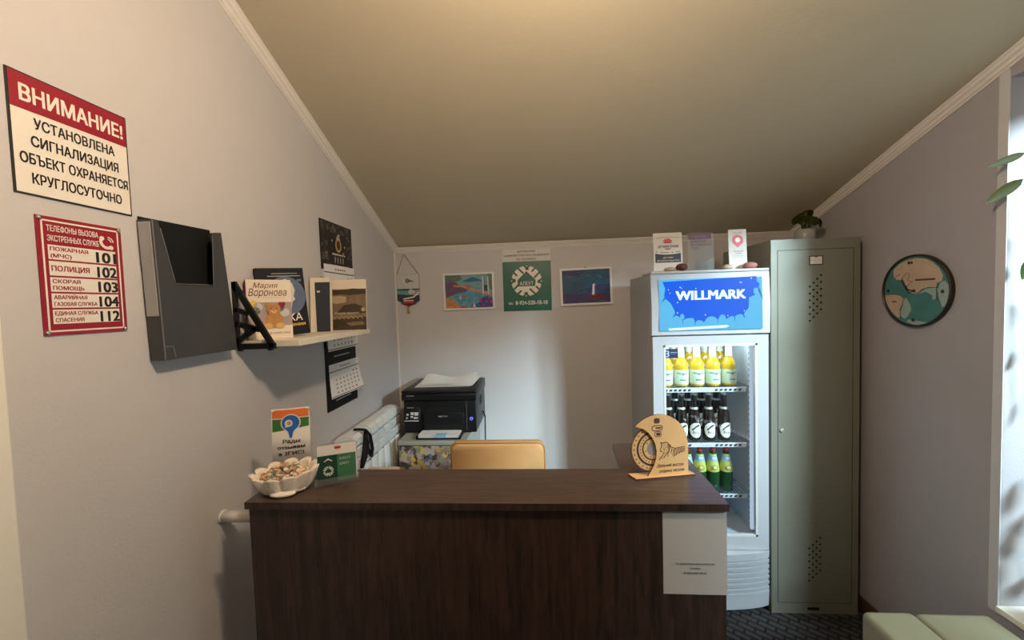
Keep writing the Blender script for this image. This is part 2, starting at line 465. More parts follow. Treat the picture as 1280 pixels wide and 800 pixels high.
class MB:
    def __init__(s, xf=None):
        s.v, s.f, s.m, s.names, s.sm = [], [], [], [], []
        s.xf = xf.copy() if xf is not None else ID.copy()
    def _mi(s, m):
        if m not in s.names:
            s.names.append(m)
        return s.names.index(m)
    def add(s, vs_, fs, m, smooth=False, xf=None):
        X = s.xf @ xf if xf is not None else s.xf
        b = len(s.v)
        s.v += [tuple(X @ Vector(p)) for p in vs_]
        k = s._mi(m)
        for q in fs:
            s.f.append(tuple(b + i for i in q)); s.m.append(k); s.sm.append(smooth)
        return s
    def box(s, a, b, m, xf=None):
        x0, y0, z0 = a; x1, y1, z1 = b
        vs_ = [(x0, y0, z0), (x1, y0, z0), (x1, y1, z0), (x0, y1, z0), (x0, y0, z1), (x1, y0, z1), (x1, y1, z1), (x0, y1, z1)]
        return s.add(vs_, [(0, 3, 2, 1), (4, 5, 6, 7), (0, 1, 5, 4), (1, 2, 6, 5), (2, 3, 7, 6), (3, 0, 4, 7)], m, False, xf)
    def rbox(s, a, b, r, m, seg=2, xf=None, smooth=True):
        bm = bmesh.new()
        bmesh.ops.create_cube(bm, size=1.0)
        for v in bm.verts:
            v.co = Vector([(a[i] + b[i]) / 2 + v.co[i] * (b[i] - a[i]) for i in range(3)])
        bmesh.ops.bevel(bm, geom=bm.edges[:], offset=r, segments=seg, profile=0.5, affect='EDGES')
        bm.verts.index_update()
        s.add([tuple(v.co) for v in bm.verts], [tuple(v.index for v in f.verts) for f in bm.faces], m, smooth, xf)
        bm.free()
        return s
    def prism(s, pts, d0, d1, m, xf=None, side=None):
        n = len(pts)
        area = sum(pts[i][0] * pts[(i + 1) % n][1] - pts[(i + 1) % n][0] * pts[i][1] for i in range(n))
        if area < 0:
            pts = pts[::-1]
        if d0 > d1:
            d0, d1 = d1, d0
        vs_ = [(p[0], p[1], d0) for p in pts] + [(p[0], p[1], d1) for p in pts]
        s.add(vs_, [tuple(range(n - 1, -1, -1)), tuple(range(n, 2 * n))], m, False, xf)
        s.add(vs_, [(i, (i + 1) % n, n + (i + 1) % n, n + i) for i in range(n)], side or m, False, xf)
        return s
    def poly(s, pts, h, m, xf=None):
        n = len(pts)
        area = sum(pts[i][0] * pts[(i + 1) % n][1] - pts[(i + 1) % n][0] * pts[i][1] for i in range(n))
        if area < 0:
            pts = pts[::-1]
        return s.add([(p[0], p[1], h) for p in pts], [tuple(range(n))], m, False, xf)
    def rect(s, x0, y0, x1, y1, h, m, xf=None):
        return s.poly([(x0, y0), (x1, y0), (x1, y1), (x0, y1)], h, m, xf)
    def disc(s, cx, cy, r, h, m, n=32, ry=None, xf=None):
        ry = ry or r
        return s.poly([(cx + r * math.cos(2 * PI * i / n), cy + ry * math.sin(2 * PI * i / n)) for i in range(n)], h, m, xf)
    def stroke(s, pts, w, h, m, xf=None, closed=False):
        P = [Vector(p) for p in pts]
        n = len(P)
        L, R = [], []
        for i in range(n):
            a = P[i - 1] if (i > 0 or closed) else P[i]
            b = P[(i + 1) % n] if (i < n - 1 or closed) else P[i]
            d = (b - a).normalized()
            nn = Vector((-d.y, d.x)) * w / 2
            L.append(P[i] + nn); R.append(P[i] - nn)
        vs_ = [(p.x, p.y, h) for p in L] + [(p.x, p.y, h) for p in R]
        k = n if closed else n - 1
        return s.add(vs_, [(i, n + i, n + (i + 1) % n, (i + 1) % n) for i in range(k)], m, False, xf)
    def text(s, body, cx, cy, cap, h, m, width=None, align='c', bold=0.0, slant=0.0, xf=None):
        v, f = text_mesh(body)
        if not v:
            return s
        x0 = min(p[0] for p in v); x1 = max(p[0] for p in v)
        ky = cap / 0.73
        kx = width / (x1 - x0) if width else ky
        off = {'c': -(x0 + x1) / 2, 'l': -x0, 'r': -x1}[align]
        for q_, (dx, dy) in enumerate(((0, 0),) if bold == 0 else ((-1, -1), (1, -1), (-1, 1), (1, 1), (0, 0))):
            vs_ = [(cx + (p[0] + off + dx * bold) * kx + slant * p[1] * ky, cy + (p[1] - 0.365 + dy * bold * 0.6) * ky, h + q_ * 0.00006) for p in v]
            s.add(vs_, f, m, False, xf)
        return s
    def lathe(s, prof, m, n=24, xf=None, smooth=True, cap=True):
        """prof: (radius, height[, material])"""
        k = len(prof)
        vs_ = [(p[0] * math.cos(2 * PI * j / n), p[0] * math.sin(2 * PI * j / n), p[1]) for p in prof for j in range(n)]
        for i in range(k - 1):
            mm = prof[i][2] if len(prof[i]) > 2 else m
            s.add(vs_[i * n:(i + 2) * n], [(j, (j + 1) % n, n + (j + 1) % n, n + j) for j in range(n)], mm, smooth, xf)
        if cap:
            if prof[0][0] > 1e-5:
                s.add(vs_[:n], [tuple(range(n - 1, -1, -1))], m, False, xf)
            if prof[-1][0] > 1e-5:
                s.add(vs_[-n:], [tuple(range(n))], m, False, xf)
        return s
    def tube(s, pts, r, m, n=10, xf=None, closed=False, flat=1.0):
        P = [Vector(p) for p in pts]
        k = len(P)
        vs_ = []
        up = Vector((0, 0, 1))
        prev = None
        for i in range(k):
            a = P[i - 1] if (i > 0 or closed) else P[i]
            b = P[(i + 1) % k] if (i < k - 1 or closed) else P[i]
            d = (b - a).normalized()
            if prev is None:
                ref = up if abs(d.z) < 0.9 else Vector((0, 1, 0))
                e1 = d.cross(ref).normalized()
            else:
                e1 = (prev - d * prev.dot(d)).normalized()
            prev = e1
            e2 = d.cross(e1)
            rr = r[i] if isinstance(r, (list, tuple)) else r
            for j in range(n):
                t = 2 * PI * j / n
                vs_.append(tuple(P[i] + e1 * rr * math.cos(t) + e2 * rr * flat * math.sin(t)))
        q = k if closed else k - 1
        fs = [(i * n + j, i * n + (j + 1) % n, ((i + 1) % k) * n + (j + 1) % n, ((i + 1) % k) * n + j) for i in range(q) for j in range(n)]
        if not closed:
            fs += [tuple(range(n - 1, -1, -1)), tuple(range((k - 1) * n, k * n))]
        return s.add(vs_, fs, m, True, xf)
    def ball(s, c, r, m, n=12, sq=(1, 1, 1), xf=None, smooth=True, jitter=0.0):
        vs_, fs = [], []
        h = max(4, n // 2)
        for i in range(h + 1):
            t = PI * i / h
            for j in range(n):
                p = 2 * PI * j / n
                k = 1 + random.uniform(-jitter, jitter) if jitter else 1
                vs_.append((c[0] + r * k * sq[0] * math.sin(t) * math.cos(p), c[1] + r * k * sq[1] * math.sin(t) * math.sin(p), c[2] + r * sq[2] * math.cos(t)))
        for i in range(h):
            for j in range(n):
                fs.append((i * n + j, (i + 1) * n + j, (i + 1) * n + (j + 1) % n, i * n + (j + 1) % n))
        s.add(vs_, fs, m, smooth, xf)
        return s
    def build(s, name, parent=None, loc=None):
        me = bpy.data.meshes.new(name)
        me.from_pydata(s.v, [], s.f)
        for k in s.names:
            me.materials.append(M(k))
        me.polygons.foreach_set('material_index', s.m)
        me.polygons.foreach_set('use_smooth', s.sm)
        bm = bmesh.new()
        bm.from_mesh(me)
        bmesh.ops.remove_doubles(bm, verts=bm.verts[:], dist=1e-6)
        bm.to_mesh(me)
        bm.free()
        me.update()
        o = bpy.data.objects.new(name, me)
        COL.objects.link(o)
        if parent is not None:
            o.parent = parent
        if loc is not None:
            o.location = loc
        return o

def tag(o, label, cat, group=None, kind=None):
    o['label'] = label
    o['category'] = cat
    if group: o['group'] = group
    if kind: o['kind'] = kind
    return o

def thing(name, label, cat, loc=(0, 0, 0), rz=0.0, group=None, rot=None):
    o = bpy.data.objects.new(name, None)
    o.empty_display_size = 0.05
    o.location = loc
    o.rotation_euler = rot or (0, 0, rz)
    COL.objects.link(o)
    return tag(o, label, cat, group)

def mesh_thing(mb, name, label, cat, loc=(0, 0, 0), rot=(0, 0, 0), group=None):
    o = mb.build(name)
    o.location = loc
    o.rotation_euler = rot
    return tag(o, label, cat, group)

def part(mb, name, parent, label=None):
    o = mb.build(name, parent)
    if label: o['label'] = label
    return o

def struct(mb, name):
    o = mb.build(name)
    o['kind'] = 'structure'
    return o

# ------------------------------------------------------------------ room shell
XL, XR, YB, YF = -0.94, 1.59, 2.55, -2.5
def zl(y): return 1.985 + 0.425 * (YB - max(y, 0.3))
def zr(y): return 1.990 + 0.345 * (YB - max(y, 0.3))
def zc(x, y):
    t = (x - XL) / (XR - XL)
    return zl(y) * (1 - t) + zr(y) * t

struct(MB().box((XL - 0.3, YF - 0.3, -0.1), (XR + 0.4, YB + 0.3, 0.0), 'carpet'), 'floor')

mb = MB()
xs = [XL - 0.35] + [XL + (XR - XL) * i / 8 for i in range(9)] + [XR + 0.4]
ys = [YB + 0.3] + [YB - 0.15 * i for i in range(16)] + [-0.5, YF - 0.3]
def zg(x, y): return zc(x, min(y, YB + 0.3))
vv = [(x, y, zg(x, y)) for y in ys for x in xs] + [(x, y, zg(x, y) + 0.12) for y in ys for x in xs]
nx, ny = len(xs), len(ys)
ff = []
for j in range(ny - 1):
    for i in range(nx - 1):
        a = j * nx + i
        ff.append((a, a + 1, a + nx + 1, a + nx))
        b = a + nx * ny
        ff.append((b, b + nx, b + nx + 1, b + 1))
mb.add(vv, ff, 'ceiling_paint', False)
struct(mb, 'ceiling')

# walls (tops follow the ceiling)
mb = MB(frame((0, 0, 0), (0, 1, 0), (0, 0, 1)))
mb.prism([(YF, 0), (YB, 0), (YB, zl(YB) + 0.05), (0.3, zl(0.3) + 0.05), (YF, zl(0.3) + 0.05)], XL - 0.2, XL, 'wall_paint')
struct(mb, 'wall_left')
mb = MB(frame((0, 0, 0), (1, 0, 0), (0, 0, 1)))
mb.prism([(XL - 0.2, 0), (XR + 0.27, 0), (XR + 0.27, 2.03), (XL - 0.2, 2.03)], -YB - 0.2, -YB, 'wall_paint')
struct(mb, 'wall_back')
struct(MB().box((XL - 0.2, YF - 0.2, 0), (XR + 0.27, YF, 3.1), 'baseboard_brown'), 'wall_front')
W1 = (-0.25, 1.445, 0.475, 2.30)
W2 = (-1.05, -0.5, 0.85, 2.05)
mb = MB(frame((0, 0, 0), (0, 1, 0), (0, 0, 1)))
cuts = [YF, W2[0], W2[1], W1[0], 0.3, W1[1], YB]
for y0, y1 in zip(cuts[:-1], cuts[1:]):
    top = [(y1, zr(y1) + 0.05), (y0, zr(y0) + 0.05)]
    mid = (y0 + y1) / 2
    w = W1 if W1[0] < mid < W1[1] else W2 if W2[0] < mid < W2[1] else None
    if w is None:
        mb.prism([(y0, 0), (y1, 0)] + top, XR, XR + 0.27, 'wall_paint_shaded')
    else:
        mb.prism([(y0, 0), (y1, 0), (y1, w[2]), (y0, w[2])], XR, XR + 0.27, 'wall_paint_shaded')
        mb.prism([(y0, w[3]), (y1, w[3])] + top, XR, XR + 0.27, 'wall_paint_shaded')
struct(mb, 'wall_right')

# windows: frame, mullions, panes
def window(name, w, nsplit):
    y0, y1, z0, z1 = w
    mb = MB()
    x0, x1 = XR + 0.20, XR + 0.26
    t = 0.055
    mb.box((x0, y0, z0), (x1, y1, z0 + t), 'white_plastic').box((x0, y0, z1 - t), (x1, y1, z1), 'white_plastic')
    mb.box((x0, y0, z0), (x1, y0 + t, z1), 'white_plastic').box((x0, y1 - t, z0), (x1, y1, z1), 'white_plastic')
    for i in range(1, nsplit):
        yy = y0 + (y1 - y0) * i / nsplit
        mb.box((x0, yy - 0.03, z0), (x1, yy + 0.03, z1), 'white_plastic')
    o = struct(mb, name)
    g = MB().box((x0 + 0.025, y0 + t, z0 + t), (x0 + 0.031, y1 - t, z1 - t), 'window_glass')
    p = part(g, 'pane', o)
    return o
window('window_1', W1, 2)
window('window_2', W2, 1)
# sill board and the corner strips round the window reveal
struct(MB().box((XR - 0.012, W1[0] - 0.02, W1[2] - 0.012), (XR + 0.2, W1[1] - 0.001, W1[2] + 0.008), 'casing_white'), 'trim_1')
mb = MB().box((XR - 0.004, W1[1], W1[2] - 0.02), (XR + 0.001, W1[1] + 0.030, zr(W1[1] + 0.030) - 0.03), 'strip_grey')
struct(mb, 'trim_2')

# cornices: stepped profile swept along an edge. profile in (out from wall, down from ceiling)
PROF = [(0, 0), (0.034, 0), (0.034, 0.006), (0.028, 0.009), (0.024, 0.018), (0.016, 0.022), (0.013, 0.031), (0.006, 0.034), (0.006, 0.040), (0, 0.040)]
def sweep(name, pts, out, mname='cornice_white', k=1.0):
    mb = MB()
    vs_ = []
    n = len(PROF)
    for p in pts:
        for a, b in PROF:
            vs_.append((p[0] + out[0] * a * k, p[1] + out[1] * a * k, p[2] - b * k))
    fs = []
    for i in range(len(pts) - 1):
        for j in range(n):
            fs.append((i * n + j, i * n + (j + 1) % n, (i + 1) * n + (j + 1) % n, (i + 1) * n + j))
    fs += [tuple(range(n)), tuple(range((len(pts) - 1) * n, len(pts) * n))]
    mb.add(vs_, fs, mname)
    return struct(mb, name)
sweep('trim_3', [(XL, YB, zl(YB)), (XL, 0.3, zl(0.3)), (XL, YF, zl(YF))], (1, 0))
sweep('trim_4', [(XR, YB, zr(YB)), (XR, 0.3, zr(0.3)), (XR, YF, zr(YF))], (-1, 0))
sweep('trim_5', [(XL, YB, zl(YB)), (XR, YB, zr(YB))], (0, -1), k=0.85)
struct(MB().box((XL, YB - 0.008, 0), (XL + 0.010, YB, zl(YB) - 0.03), 'cornice_white'), 'trim_6')
for nm, a, b in (('left', (XL, 0.63, 0), (XL + 0.014, YB, 0.07)), ('back', (XL + 0.014, YB - 0.014, 0), (XR, YB, 0.07)), ('right', (XR - 0.014, YF, 0), (XR, YB - 0.014, 0.07))):
    struct(MB().rbox(a, b, 0.004, 'baseboard_brown'), 'baseboard_' + nm)
# unseen drape added to block daylight through the near end of the window
mb = MB()
vs_, fs = [], []
NC = 48
for i in range(NC + 1):
    y = -0.29 + 0.49 * i / NC
    x = 1.564 + 0.008 * math.sin(i * 1.05)
    vs_ += [(x, y, 0.30), (x, y, 2.33), (x + 0.003, y, 0.30), (x + 0.003, y, 2.33)]
for i in range(NC):
    a_ = i * 4
    fs += [(a_, a_ + 1, a_ + 5, a_ + 4), (a_ + 2, a_ + 6, a_ + 7, a_ + 3), (a_, a_ + 4, a_ + 6, a_ + 2), (a_ + 1, a_ + 3, a_ + 7, a_ + 5)]
mb.add(vs_, fs, 'added_curtain_cloth', True)
mb.tube([(1.565, -0.35, 2.335), (1.565, 0.16, 2.335)], 0.010, 'steel', 10)
mesh_thing(mb, 'added_curtain', 'unseen taupe drape added to block daylight at the near end of the window', 'added_curtain')
# door in the left wall next to the camera: leaf and casing
d1 = struct(MB().box((XL, -0.30, 0), (XL + 0.012, 0.54, 2.04), 'white_plastic'), 'door_1')
mb = MB().rbox((XL, 0.54, 0), (XL + 0.022, 0.613, 2.11), 0.005, 'casing_white').rbox((XL, -0.37, 0), (XL + 0.022, -0.30, 2.11), 0.005, 'casing_white').rbox((XL, -0.30, 2.04), (XL + 0.022, 0.54, 2.11), 0.005, 'casing_white')
part(mb, 'door_casing', d1)
mb = MB().tube([(XL + 0.012, 0.47, 1.0), (XL + 0.05, 0.47, 1.0), (XL + 0.055, 0.46, 1.0), (XL + 0.055, 0.36, 1.0)], 0.009, 'steel')
part(mb, 'door_handle', d1)

# ceiling lamp above the camera (the warm light of the room)
lamp = thing('ceiling_lamp', 'warm globe lamp hanging from the ceiling above the viewer', 'lamp', (0.08, 0.48, zc(0.08, 0.48)))
part(MB().lathe([(0.0, 0.0), (0.06, 0.0), (0.06, -0.03), (0.012, -0.045), (0.006, -0.25), (0.02, -0.26), (0.0, -0.265)][::-1], 'white_plastic'), 'canopy', lamp)
part(MB().ball((0, 0, -0.32), 0.06, 'lamp_bulb', n=20), 'bulb', lamp)
pl = bpy.data.lights.new('lamp_light', 'POINT')
pl.energy, pl.color, pl.shadow_soft_size = 44, (1.0, 0.77, 0.54), 0.05
plo = bpy.data.objects.new('lamp_light', pl)
plo.location = (0, 0, -0.46)
plo.parent = lamp
COL.objects.link(plo)

# ------------------------------------------------------------------ reception counter
CZ = 1.116
ct = thing('reception_counter', 'dark brown wood-grain reception counter with a raised top and side return', 'counter', (-0.163, 0.925, 0))
ox, oy = 0.163, -0.925
mb = MB(Matrix.Translation((ox, oy, 0)))
L_ = [(-0.757, 0.925), (0.432, 0.925), (0.442, 1.325), (0.238, 1.325), (0.222, 1.122), (-0.757, 1.122)]
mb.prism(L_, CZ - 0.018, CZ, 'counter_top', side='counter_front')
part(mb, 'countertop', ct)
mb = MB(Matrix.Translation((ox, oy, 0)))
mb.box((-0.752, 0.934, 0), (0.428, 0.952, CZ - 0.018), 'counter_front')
part(mb, 'front_panel', ct)
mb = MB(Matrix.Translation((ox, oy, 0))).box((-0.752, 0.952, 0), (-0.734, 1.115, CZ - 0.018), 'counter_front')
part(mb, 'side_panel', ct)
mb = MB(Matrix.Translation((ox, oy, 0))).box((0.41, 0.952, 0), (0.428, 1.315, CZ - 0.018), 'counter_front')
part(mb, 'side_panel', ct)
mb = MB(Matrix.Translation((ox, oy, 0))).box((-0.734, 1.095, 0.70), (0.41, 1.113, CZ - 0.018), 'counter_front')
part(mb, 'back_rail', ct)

# paper sheet on the counter front (its code is left out)
mb = MB(frame((0.3555, 0.9336, 0.995), (1, 0, 0), (0, 0, 1)))
w, h = 0.148, 0.206
N = 10
vs_, fs = [], []
for i in range(N + 1):
    y = -h / 2 + h * i / N
    lift = 0.0008 + 0.004 * max(0, (0.25 - i / N)) ** 1.2
    vs_ += [(-w / 2, y, 0.0008), (0, y, 0.0008 + lift * 0.4), (w / 2, y, lift)]
for i in range(N):
    for j in range(2):
        a = i * 3 + j
        fs.append((a, a + 1, a + 4, a + 3))
mb.add(vs_, fs, 'notice_paper_shaded', True)
mb.text('По административным вопросам', 0, -0.027, 0.0036, 0.0022, 'black_print', width=0.090, bold=0.01)
mb.text('Телефон', 0, -0.038, 0.0036, 0.0022, 'black_print', width=0.026, bold=0.01)
mb.text('8-924-520-10-10', 0, -0.050, 0.0044, 0.0022, 'black_print', width=0.052, bold=0.015)
mesh_thing(mb, 'paper_notice', 'white paper notice taped to the right end of the dark counter front', 'notice')

# ------------------------------------------------------------------ things on the counter
# tent card with the blue pin
tc_ = thing('tent_card', 'white folded card with orange and green bands and a blue pin behind the shell', 'card stand', (-0.740, 1.10, CZ), math.radians(20))
F = frame((0, -0.014, 0), (1, 0, 0), (0, 0.10, 1))
mb = MB(F)
W_, H_ = 0.101, 0.194
vs_, fs = [], []
n = 10
def bend(x): return 0.006 * (1 - (2 * x / W_) ** 2)
for i in range(n + 1):
    x = -W_ / 2 + W_ * i / n
    vs_ += [(x, 0, bend(x)), (x, H_, bend(x)), (x, 0, bend(x) - 0.0012), (x, H_, bend(x) - 0.0012)]
for i in range(n):
    a = i * 4
    fs += [(a, a + 4, a + 5, a + 1), (a + 2, a + 3, a + 7, a + 6), (a + 1, a + 5, a + 7, a + 3), (a, a + 2, a + 6, a + 4)]
mb.add(vs_, fs, 'white_paper', True)
def bent(fn):
    t = MB()
    fn(t)
    # cut long faces follow the bend because every vertex is lifted on its own
    for f, k, sm_ in zip(t.f, t.m, t.sm):
        vs2 = [(t.v[i][0], t.v[i][1], t.v[i][2] + bend(t.v[i][0])) for i in f]
        mb.add(vs2, [tuple(range(len(vs2)))], t.names[k], False)
def strips(t, ylo, yhi, m, hh):
    for i in range(n):
        x0 = -W_ / 2 + 0.002 + (W_ - 0.004) * i / n; x1 = -W_ / 2 + 0.002 + (W_ - 0.004) * (i + 1) / n
        t.poly([(x0, ylo(x0)), (x1, ylo(x1)), (x1, yhi(x1)), (x0, yhi(x0))], hh, m)
def art(t):
    strips(t, lambda x: H_ - 0.027, lambda x: H_ - 0.003, 'orange_print', 0.0006)
    strips(t, lambda x: H_ - 0.066 + 0.10 * (x + W_ / 2) , lambda x: H_ - 0.0295, 'leaf_green_print', 0.0006)
    def pin(r, tail, m, hh):
        pts = []
        for k in range(25):
            a = -PI * 0.30 + (PI * 1.6) * k / 24
            pts.append((0.001 + r * math.cos(a), H_ - 0.042 + r * 0.95 * math.sin(a)))
        pts += [(0.001 - 0.0065 - (r - 0.023), H_ - 0.042 - r * 1.08), (-0.0015 - (r - 0.023) * 0.5, H_ - tail), (0.0035 + (r - 0.023) * 0.5, H_ - tail), (0.001 + 0.0065 + (r - 0.023), H_ - 0.042 - r * 1.08)]
        # triangle fan around the pin centre so that the piece follows the bend
        for i in range(len(pts)):
            a, b = pts[i], pts[(i + 1) % len(pts)]
            t.poly([(0.001, H_ - 0.045), a, b], hh, m)
    pin(0.0265, 0.089, 'white_paper', 0.0010)
    pin(0.0235, 0.086, 'blue_print', 0.0014)
    t.disc(-0.004, H_ - 0.043, 0.0105, 0.0018, 'white_paper', 20)
    t.poly([(-0.014, H_ - 0.055), (-0.012, H_ - 0.046), (-0.004, H_ - 0.053)], 0.0018, 'white_paper')
    t.disc(-0.003, H_ - 0.043, 0.0055, 0.0022, 'gold_print', 16)
    t.text('Рады', 0.002, 0.099, 0.0105, 0.0014, 'black_print', width=0.045, bold=0.025)
    t.text('отзывам', 0.001, 0.082, 0.0095, 0.0014, 'black_print', width=0.072, bold=0.025)
    t.text('в 2ГИС!', 0.001, 0.064, 0.0105, 0.0014, 'black_print', width=0.066, bold=0.025)
bent(art)
part(mb, 'front_leaf', tc_)
mb = MB(frame((0, 0.040, 0), (1, 0, 0), (0, -0.19, 1)))
mb.box((-W_ / 2, 0, 0), (W_ / 2, H_, 0.0015), 'white_paper')
part(mb, 'back_leaf', tc_)

# shell with pebbles
def shell_obj():
    o = thing('seashell', 'big fluted white clam shell full of pebbles at the left end of the counter', 'shell', (-0.690, 0.992, CZ), math.radians(12))
    mb = MB()
    NT, NP = 144, 16
    def pt(t, s, inner):
        a = t
        ax, ay, hh = 0.081, 0.056, 0.056
        sharp = 2.0 * (abs(math.cos(5.5 * a + 0.4)) ** 0.6 - 0.62)
        rr = 0.52 + 0.48 * (s ** 0.6)
        mod = 1 + 0.12 * sharp * (0.6 + 0.4 * s) * (1 if not inner else 0.6)
        z = hh * (s ** 1.25) * (1 + 0.10 * sharp * s) * (1 + 0.08 * math.cos(a) + 0.10 * math.sin(a))
        x, y = ax * rr * mod * math.cos(a), ay * rr * mod * math.sin(a)
        if inner:
            k = 0.88
            x *= k; y *= k; z = z * 0.96 + 0.006 * (1 - s)
        return (x, y, z)
    vs_ = []
    for inner in (False, True):
        for j in range(NP + 1):
            for i in range(NT):
                vs_.append(pt(2 * PI * i / NT, j / NP, inner))
    off = NT * (NP + 1)
    fs = []
    for j in range(NP):
        for i in range(NT):
            a, b = j * NT + i, j * NT + (i + 1) % NT
            fs.append((a, b, b + NT, a + NT))
            fs.append((off + a, off + a + NT, off + b + NT, off + b))
    for i in range(NT):
        a, b = NP * NT + i, NP * NT + (i + 1) % NT
        fs.append((a, b, off + b, off + a))
    fs.append(tuple(range(NT - 1, -1, -1)))
    fs.append(tuple(range(off, off + NT)))
    mb.add(vs_, fs, 'shell_white', True)
    part(mb, 'valve', o)
    # hinge lip in front and growth scales on the ribs
    mb = MB()
    mb.ball((0.008, -0.040, 0.008), 0.017, 'shell_white', 16, (1.9, 0.9, 0.45))
    mb.ball((0.030, -0.030, 0.010), 0.012, 'shell_white', 12, (2.0, 0.8, 0.5), xf=Matrix.Rotation(0.2, 4, 'Z'))
    part(mb, 'hinge_lip', o)
    return o
shell_obj()
mb = MB()
for i in range(190):
    a = random.uniform(0, 2 * PI); s = math.sqrt(random.random())
    x, y = 0.060 * s * math.cos(a), 0.038 * s * math.sin(a)
    z = 0.042 + 0.026 * (1 - s * s) + random.uniform(-0.003, 0.003)
    r = random.uniform(0.0032, 0.0062)
    mb.ball((x, y, z), r, 'pebbles', 7, (random.uniform(.8, 1.3), random.uniform(.8, 1.3), random.uniform(.6, 1)), jitter=0.15)
o = mb.build('pebbles'); o.location = (-0.690, 0.992, CZ); o.rotation_euler = (0, 0, math.radians(12))
tag(o, 'tan and orange pebbles heaped in the white clam shell', 'pebbles', kind='stuff')

# card holder with two cards
HX, HY, HR = -0.572, 1.040, math.radians(24)
ch = thing('card_holder', 'clear acrylic card holder beside the shell on the counter', 'card holder', (HX, HY, CZ), HR)
mb = MB()
mb.box((-0.056, -0.018, 0.0), (0.056, 0.030, 0.003), 'acrylic')
part(mb, 'base_plate', ch)
mb = MB(frame((0, 0.010, 0.003), (1, 0, 0), (0, 0.14, 1)))
mb.prism([(-0.054, 0), (0.054, 0), (0.054, 0.098), (0.040, 0.102), (-0.040, 0.102), (-0.054, 0.098)], -0.0015, 0.0005, 'acrylic')
part(mb, 'back_plate', ch)
mb = MB().box((-0.056, -0.018, 0.003), (0.056, -0.0155, 0.020), 'acrylic').box((-0.056, -0.0155, 0.003), (-0.0545, 0.006, 0.018), 'acrylic').box((0.0545, -0.0155, 0.003), (0.056, 0.006, 0.018), 'acrylic')
part(mb, 'front_lip', ch)
RZ = Matrix.Translation((HX, HY, CZ)) @ Matrix.Rotation(HR, 4, 'Z')
mb = MB(frame((0, 0.006, 0.0034), (1, 0, 0), (0, 0.13, 1)))
mb.box((-0.051, 0, -0.001), (0.051, 0.098, 0.001), 'white_paper')
mb.disc(0.002, 0.090, 0.009, 0.0012, 'bright_red_print', 20, 0.0055)
mb.disc(0.002, 0.090, 0.0072, 0.0016, 'white_paper', 20, 0.0042)
mb.rect(-0.0045, 0.0868, 0.0085, 0.0925, 0.0020, 'red_print')
o = mesh_thing(mb, 'flyer', 'white flyer with a small red logo behind the green card in the clear holder', 'flyer')
o.matrix_world = RZ
mb = MB(frame((0, -0.005, 0.0034), (1, 0, 0), (0, 0.12, 1)))
mb.box((-0.049, 0, -0.002), (0.049, 0.074, 0.001), 'green_dark_print')
mb.rect(0.001, 0.002, 0.048, 0.074, 0.0013, 'green_mid_print')
def ring_logo(mb, cx, cy, R, h, white, green, core=True):
    mb.disc(cx, cy, R, h, white, 48)
    d = R * 0.62
    mb.poly([(cx, cy + d * 1.05), (cx + d * 0.98, cy + d * 0.10), (cx + d * 0.90, cy - d * 0.55), (cx - d * 0.90, cy - d * 0.55), (cx - d * 0.98, cy + d * 0.10)], h + 0.0005, green)
    for q in range(4):
        a = PI / 4 + q * PI / 2
        e = Vector((math.cos(a), math.sin(a))); t = Vector((-e.y, e.x))
        for k, s in enumerate((-0.62, -0.22, 0.18, 0.56)):
            r0 = 0.50 if k % 2 else 0.68
            p = e * R * r0 + t * R * s
            p2 = e * R * 1.01 + t * R * s
            wv = t * R * 0.062
            if k == 0:
                p = e * R * 0.42 + t * R * s
            mb.poly([(cx + (p + wv).x, cy + (p + wv).y), (cx + (p - wv).x, cy + (p - wv).y), (cx + (p2 - wv).x, cy + (p2 - wv).y), (cx + (p2 + wv).x, cy + (p2 + wv).y)], h + 0.0005, green)
ring_logo(mb, -0.022, 0.032, 0.0135, 0.0015, 'white_paper', 'green_dark_print')
mb.poly([(-0.034, 0.058), (-0.022, 0.067), (-0.010, 0.058), (-0.014, 0.058), (-0.022, 0.0625), (-0.030, 0.058)], 0.0016, 'white_paper')
for i, (zz, ww) in enumerate(((0.062, 0.030), (0.048, 0.026), (0.036, 0.038), (0.028, 0.036), (0.020, 0.030), (0.012, 0.036))):
    if i < 2:
        mb.text('АЛЕУТ', 0.006, zz, 0.006, 0.0018, 'white_paper', width=ww, align='l')
    else:
        mb.rect(0.006, zz, 0.006 + ww, zz + 0.0012, 0.0018, 'leaf_green_print')
o = mesh_thing(mb, 'business_card', 'dark green business card with a white ring logo in the clear holder', 'card')
o.matrix_world = RZ

# wooden souvenir
aw = thing('wooden_calendar', 'plywood perpetual calendar stand with an engraved tiger at the right end of the counter', 'souvenir', (0.328, 1.075, CZ), math.radians(11))
K = 0.000284
def A(px, py): return ((px - 390) * K, (640 - py) * K)
mb = MB().prism([(-0.083, -0.014), (0.086, -0.014), (0.078, 0.022), (-0.091, 0.022)], 0, 0.0045, 'award_wood', side='award_edge')
part(mb, 'base_plate', aw)
F = frame((0, 0, 0.0045), (1, 0, 0), (0, 0, 1))
arc = [A(110, 150)]
for px, py in ((150, 115), (200, 85), (260, 60), (330, 50), (400, 55), (460, 75), (520, 112), (565, 155), (600, 205), (622, 265), (634, 320), (640, 380)):
    arc.append(A(px, py))
arc += [A(640, 640), A(228, 640)]
for px, py in ((262, 590), (295, 530), (315, 470), (320, 400), (308, 335), (282, 275), (240, 220), (190, 180)):
    arc.append(A(px, py))
mb = MB(F).prism(arc, 0.0, 0.004, 'award_wood', side='award_edge')
E = 0.0043
